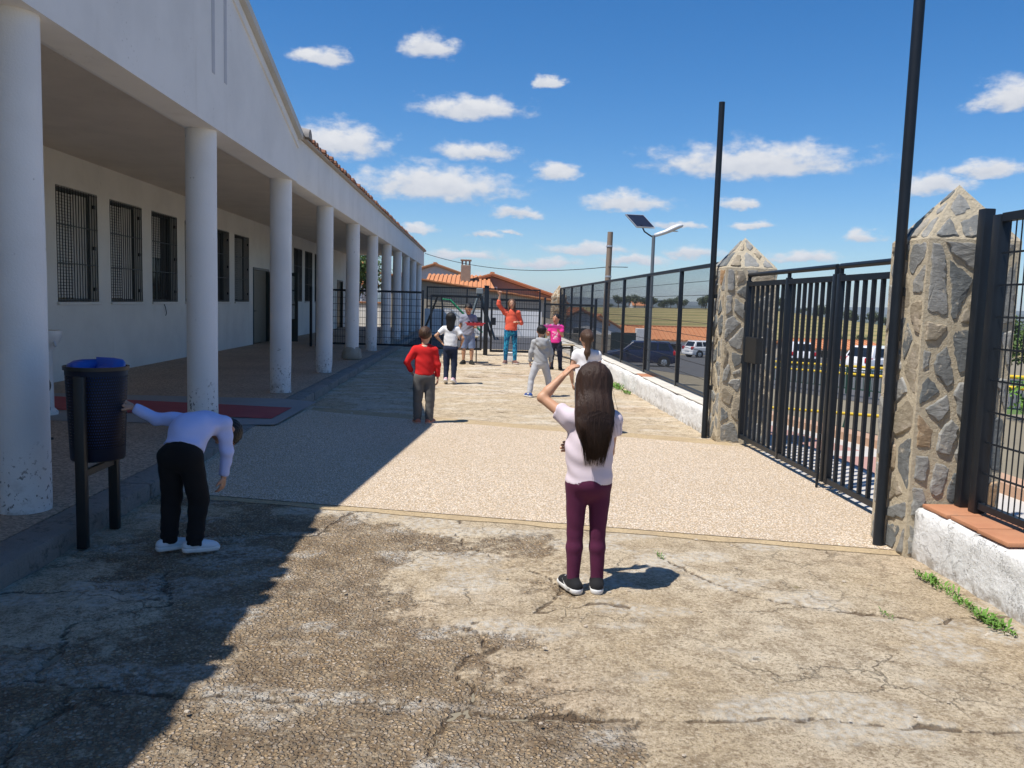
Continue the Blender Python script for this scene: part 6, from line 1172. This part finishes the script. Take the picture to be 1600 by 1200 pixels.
# child in a printed pink shirt holding a pink tray
t = NT('pink printed cotton'); x, y, z = t.xyz(); pr = t.math('MULTIPLY', t.ramp(t.noise(28, 2, 0.5, dist=1.2), 0.52, 0.56), t.math('MULTIPLY', t.ramp(z, 0.72, 0.76), t.math('MULTIPLY', t.ramp(z, 0.90, 0.94, 1, 0), t.ramp(t.math('ABSOLUTE', x, 0), 0.05, 0.08, 1, 0)))); c = t.mix(t.noise(12, 4), (0.62, 0.03, 0.24), (0.72, 0.05, 0.30)); pinkc = t.out(t.mix(pr, c, (0.75, 0.7, 0.72)), 0.9, None, 0.15)
person('child in printed pink shirt and dark trousers holding up a pink tray', (1.88, 19.39, 0.0), math.radians(160), 1.33, aL=((-0.22, 0.25, -0.93), (0.2, 0.85, 0.45)), aR=((0.25, 0.35, -0.9), (0.1, 0.85, 0.5)), lL=((-0.16, 0, -0.98), (-0.06, 0, -1)), lR=((0.06, 0, -1), (0.02, 0, -1)), hup=(0, 0.15, 1), hfwd=(0.2, 1, -0.1), feet=((-0.5, 1, 0), (0.4, 1, 0)),
    shirt=pinkc, sleeve='short', hem=-0.005, loose=1.3, pants=FB('navy trousers', (0.028, 0.032, 0.055), var=0.2), cut='regular', shoe=FB('black shoe', (0.015, 0.015, 0.015)), sole=dark_sole, hair=blackh, style='short', skin=SKIN2, h=0.012, face=True, curl=(0.3, 0.3), palm=((0, 0, 1), (0, 0, 1)), seed=17)
tray('pink tray held up by the child in the printed pink shirt', (1.76, 19.0, 1.015), math.radians(-8), 0.40, 0.24, 0.06, plain('pink plastic', (0.78, 0.05, 0.42), 0.35), 3, plain('pale plastic', (0.6, 0.5, 0.55), 0.5))
# girl with a ponytail
person('girl with brown ponytail in white shirt standing beyond the girl in purple leggings', (1.32, 9.73, 0.0), math.radians(-4), 1.27, aL=((-0.28, 0.05, -0.96), (0.15, 0.35, -0.92)), aR=((0.30, 0.05, -0.95), (-0.1, 0.4, -0.91)), hfwd=(-0.15, 1, 0), shirt=FB('white t shirt cotton', (0.75, 0.74, 0.76), var=0.03), sleeve='cap', hem=0.0, loose=1.2, pants=FB('grey leggings', (0.09, 0.09, 0.1)), cut='slim', shoe=FB('white shoe', (0.6, 0.6, 0.6)), sole=white_sole, hair=mbrown, style='pony', h=0.010, seed=19)
# ------------------------------------------------------------------ the air
hz = MB(); hz.box(-3600, 3600, -400, 3900, -70, 75); o = obj('haze', hz, None); o['kind'] = 'stuff'; tag(o, 'pale blue haze softening the distant hills', 'haze')
hm = bpy.data.materials.new('air'); hm.use_nodes = True; hn = hm.node_tree; hn.nodes.remove(hn.nodes['Principled BSDF']); pv = hn.nodes.new('ShaderNodeVolumePrincipled')
pv.inputs['Color'].default_value = (0.80, 0.88, 1.0, 1); pv.inputs['Density'].default_value = 0.00022; pv.inputs['Anisotropy'].default_value = 0.1
hn.links.new(pv.outputs[0], hn.nodes['Material Output'].inputs['Volume']); o.data.materials.append(hm)
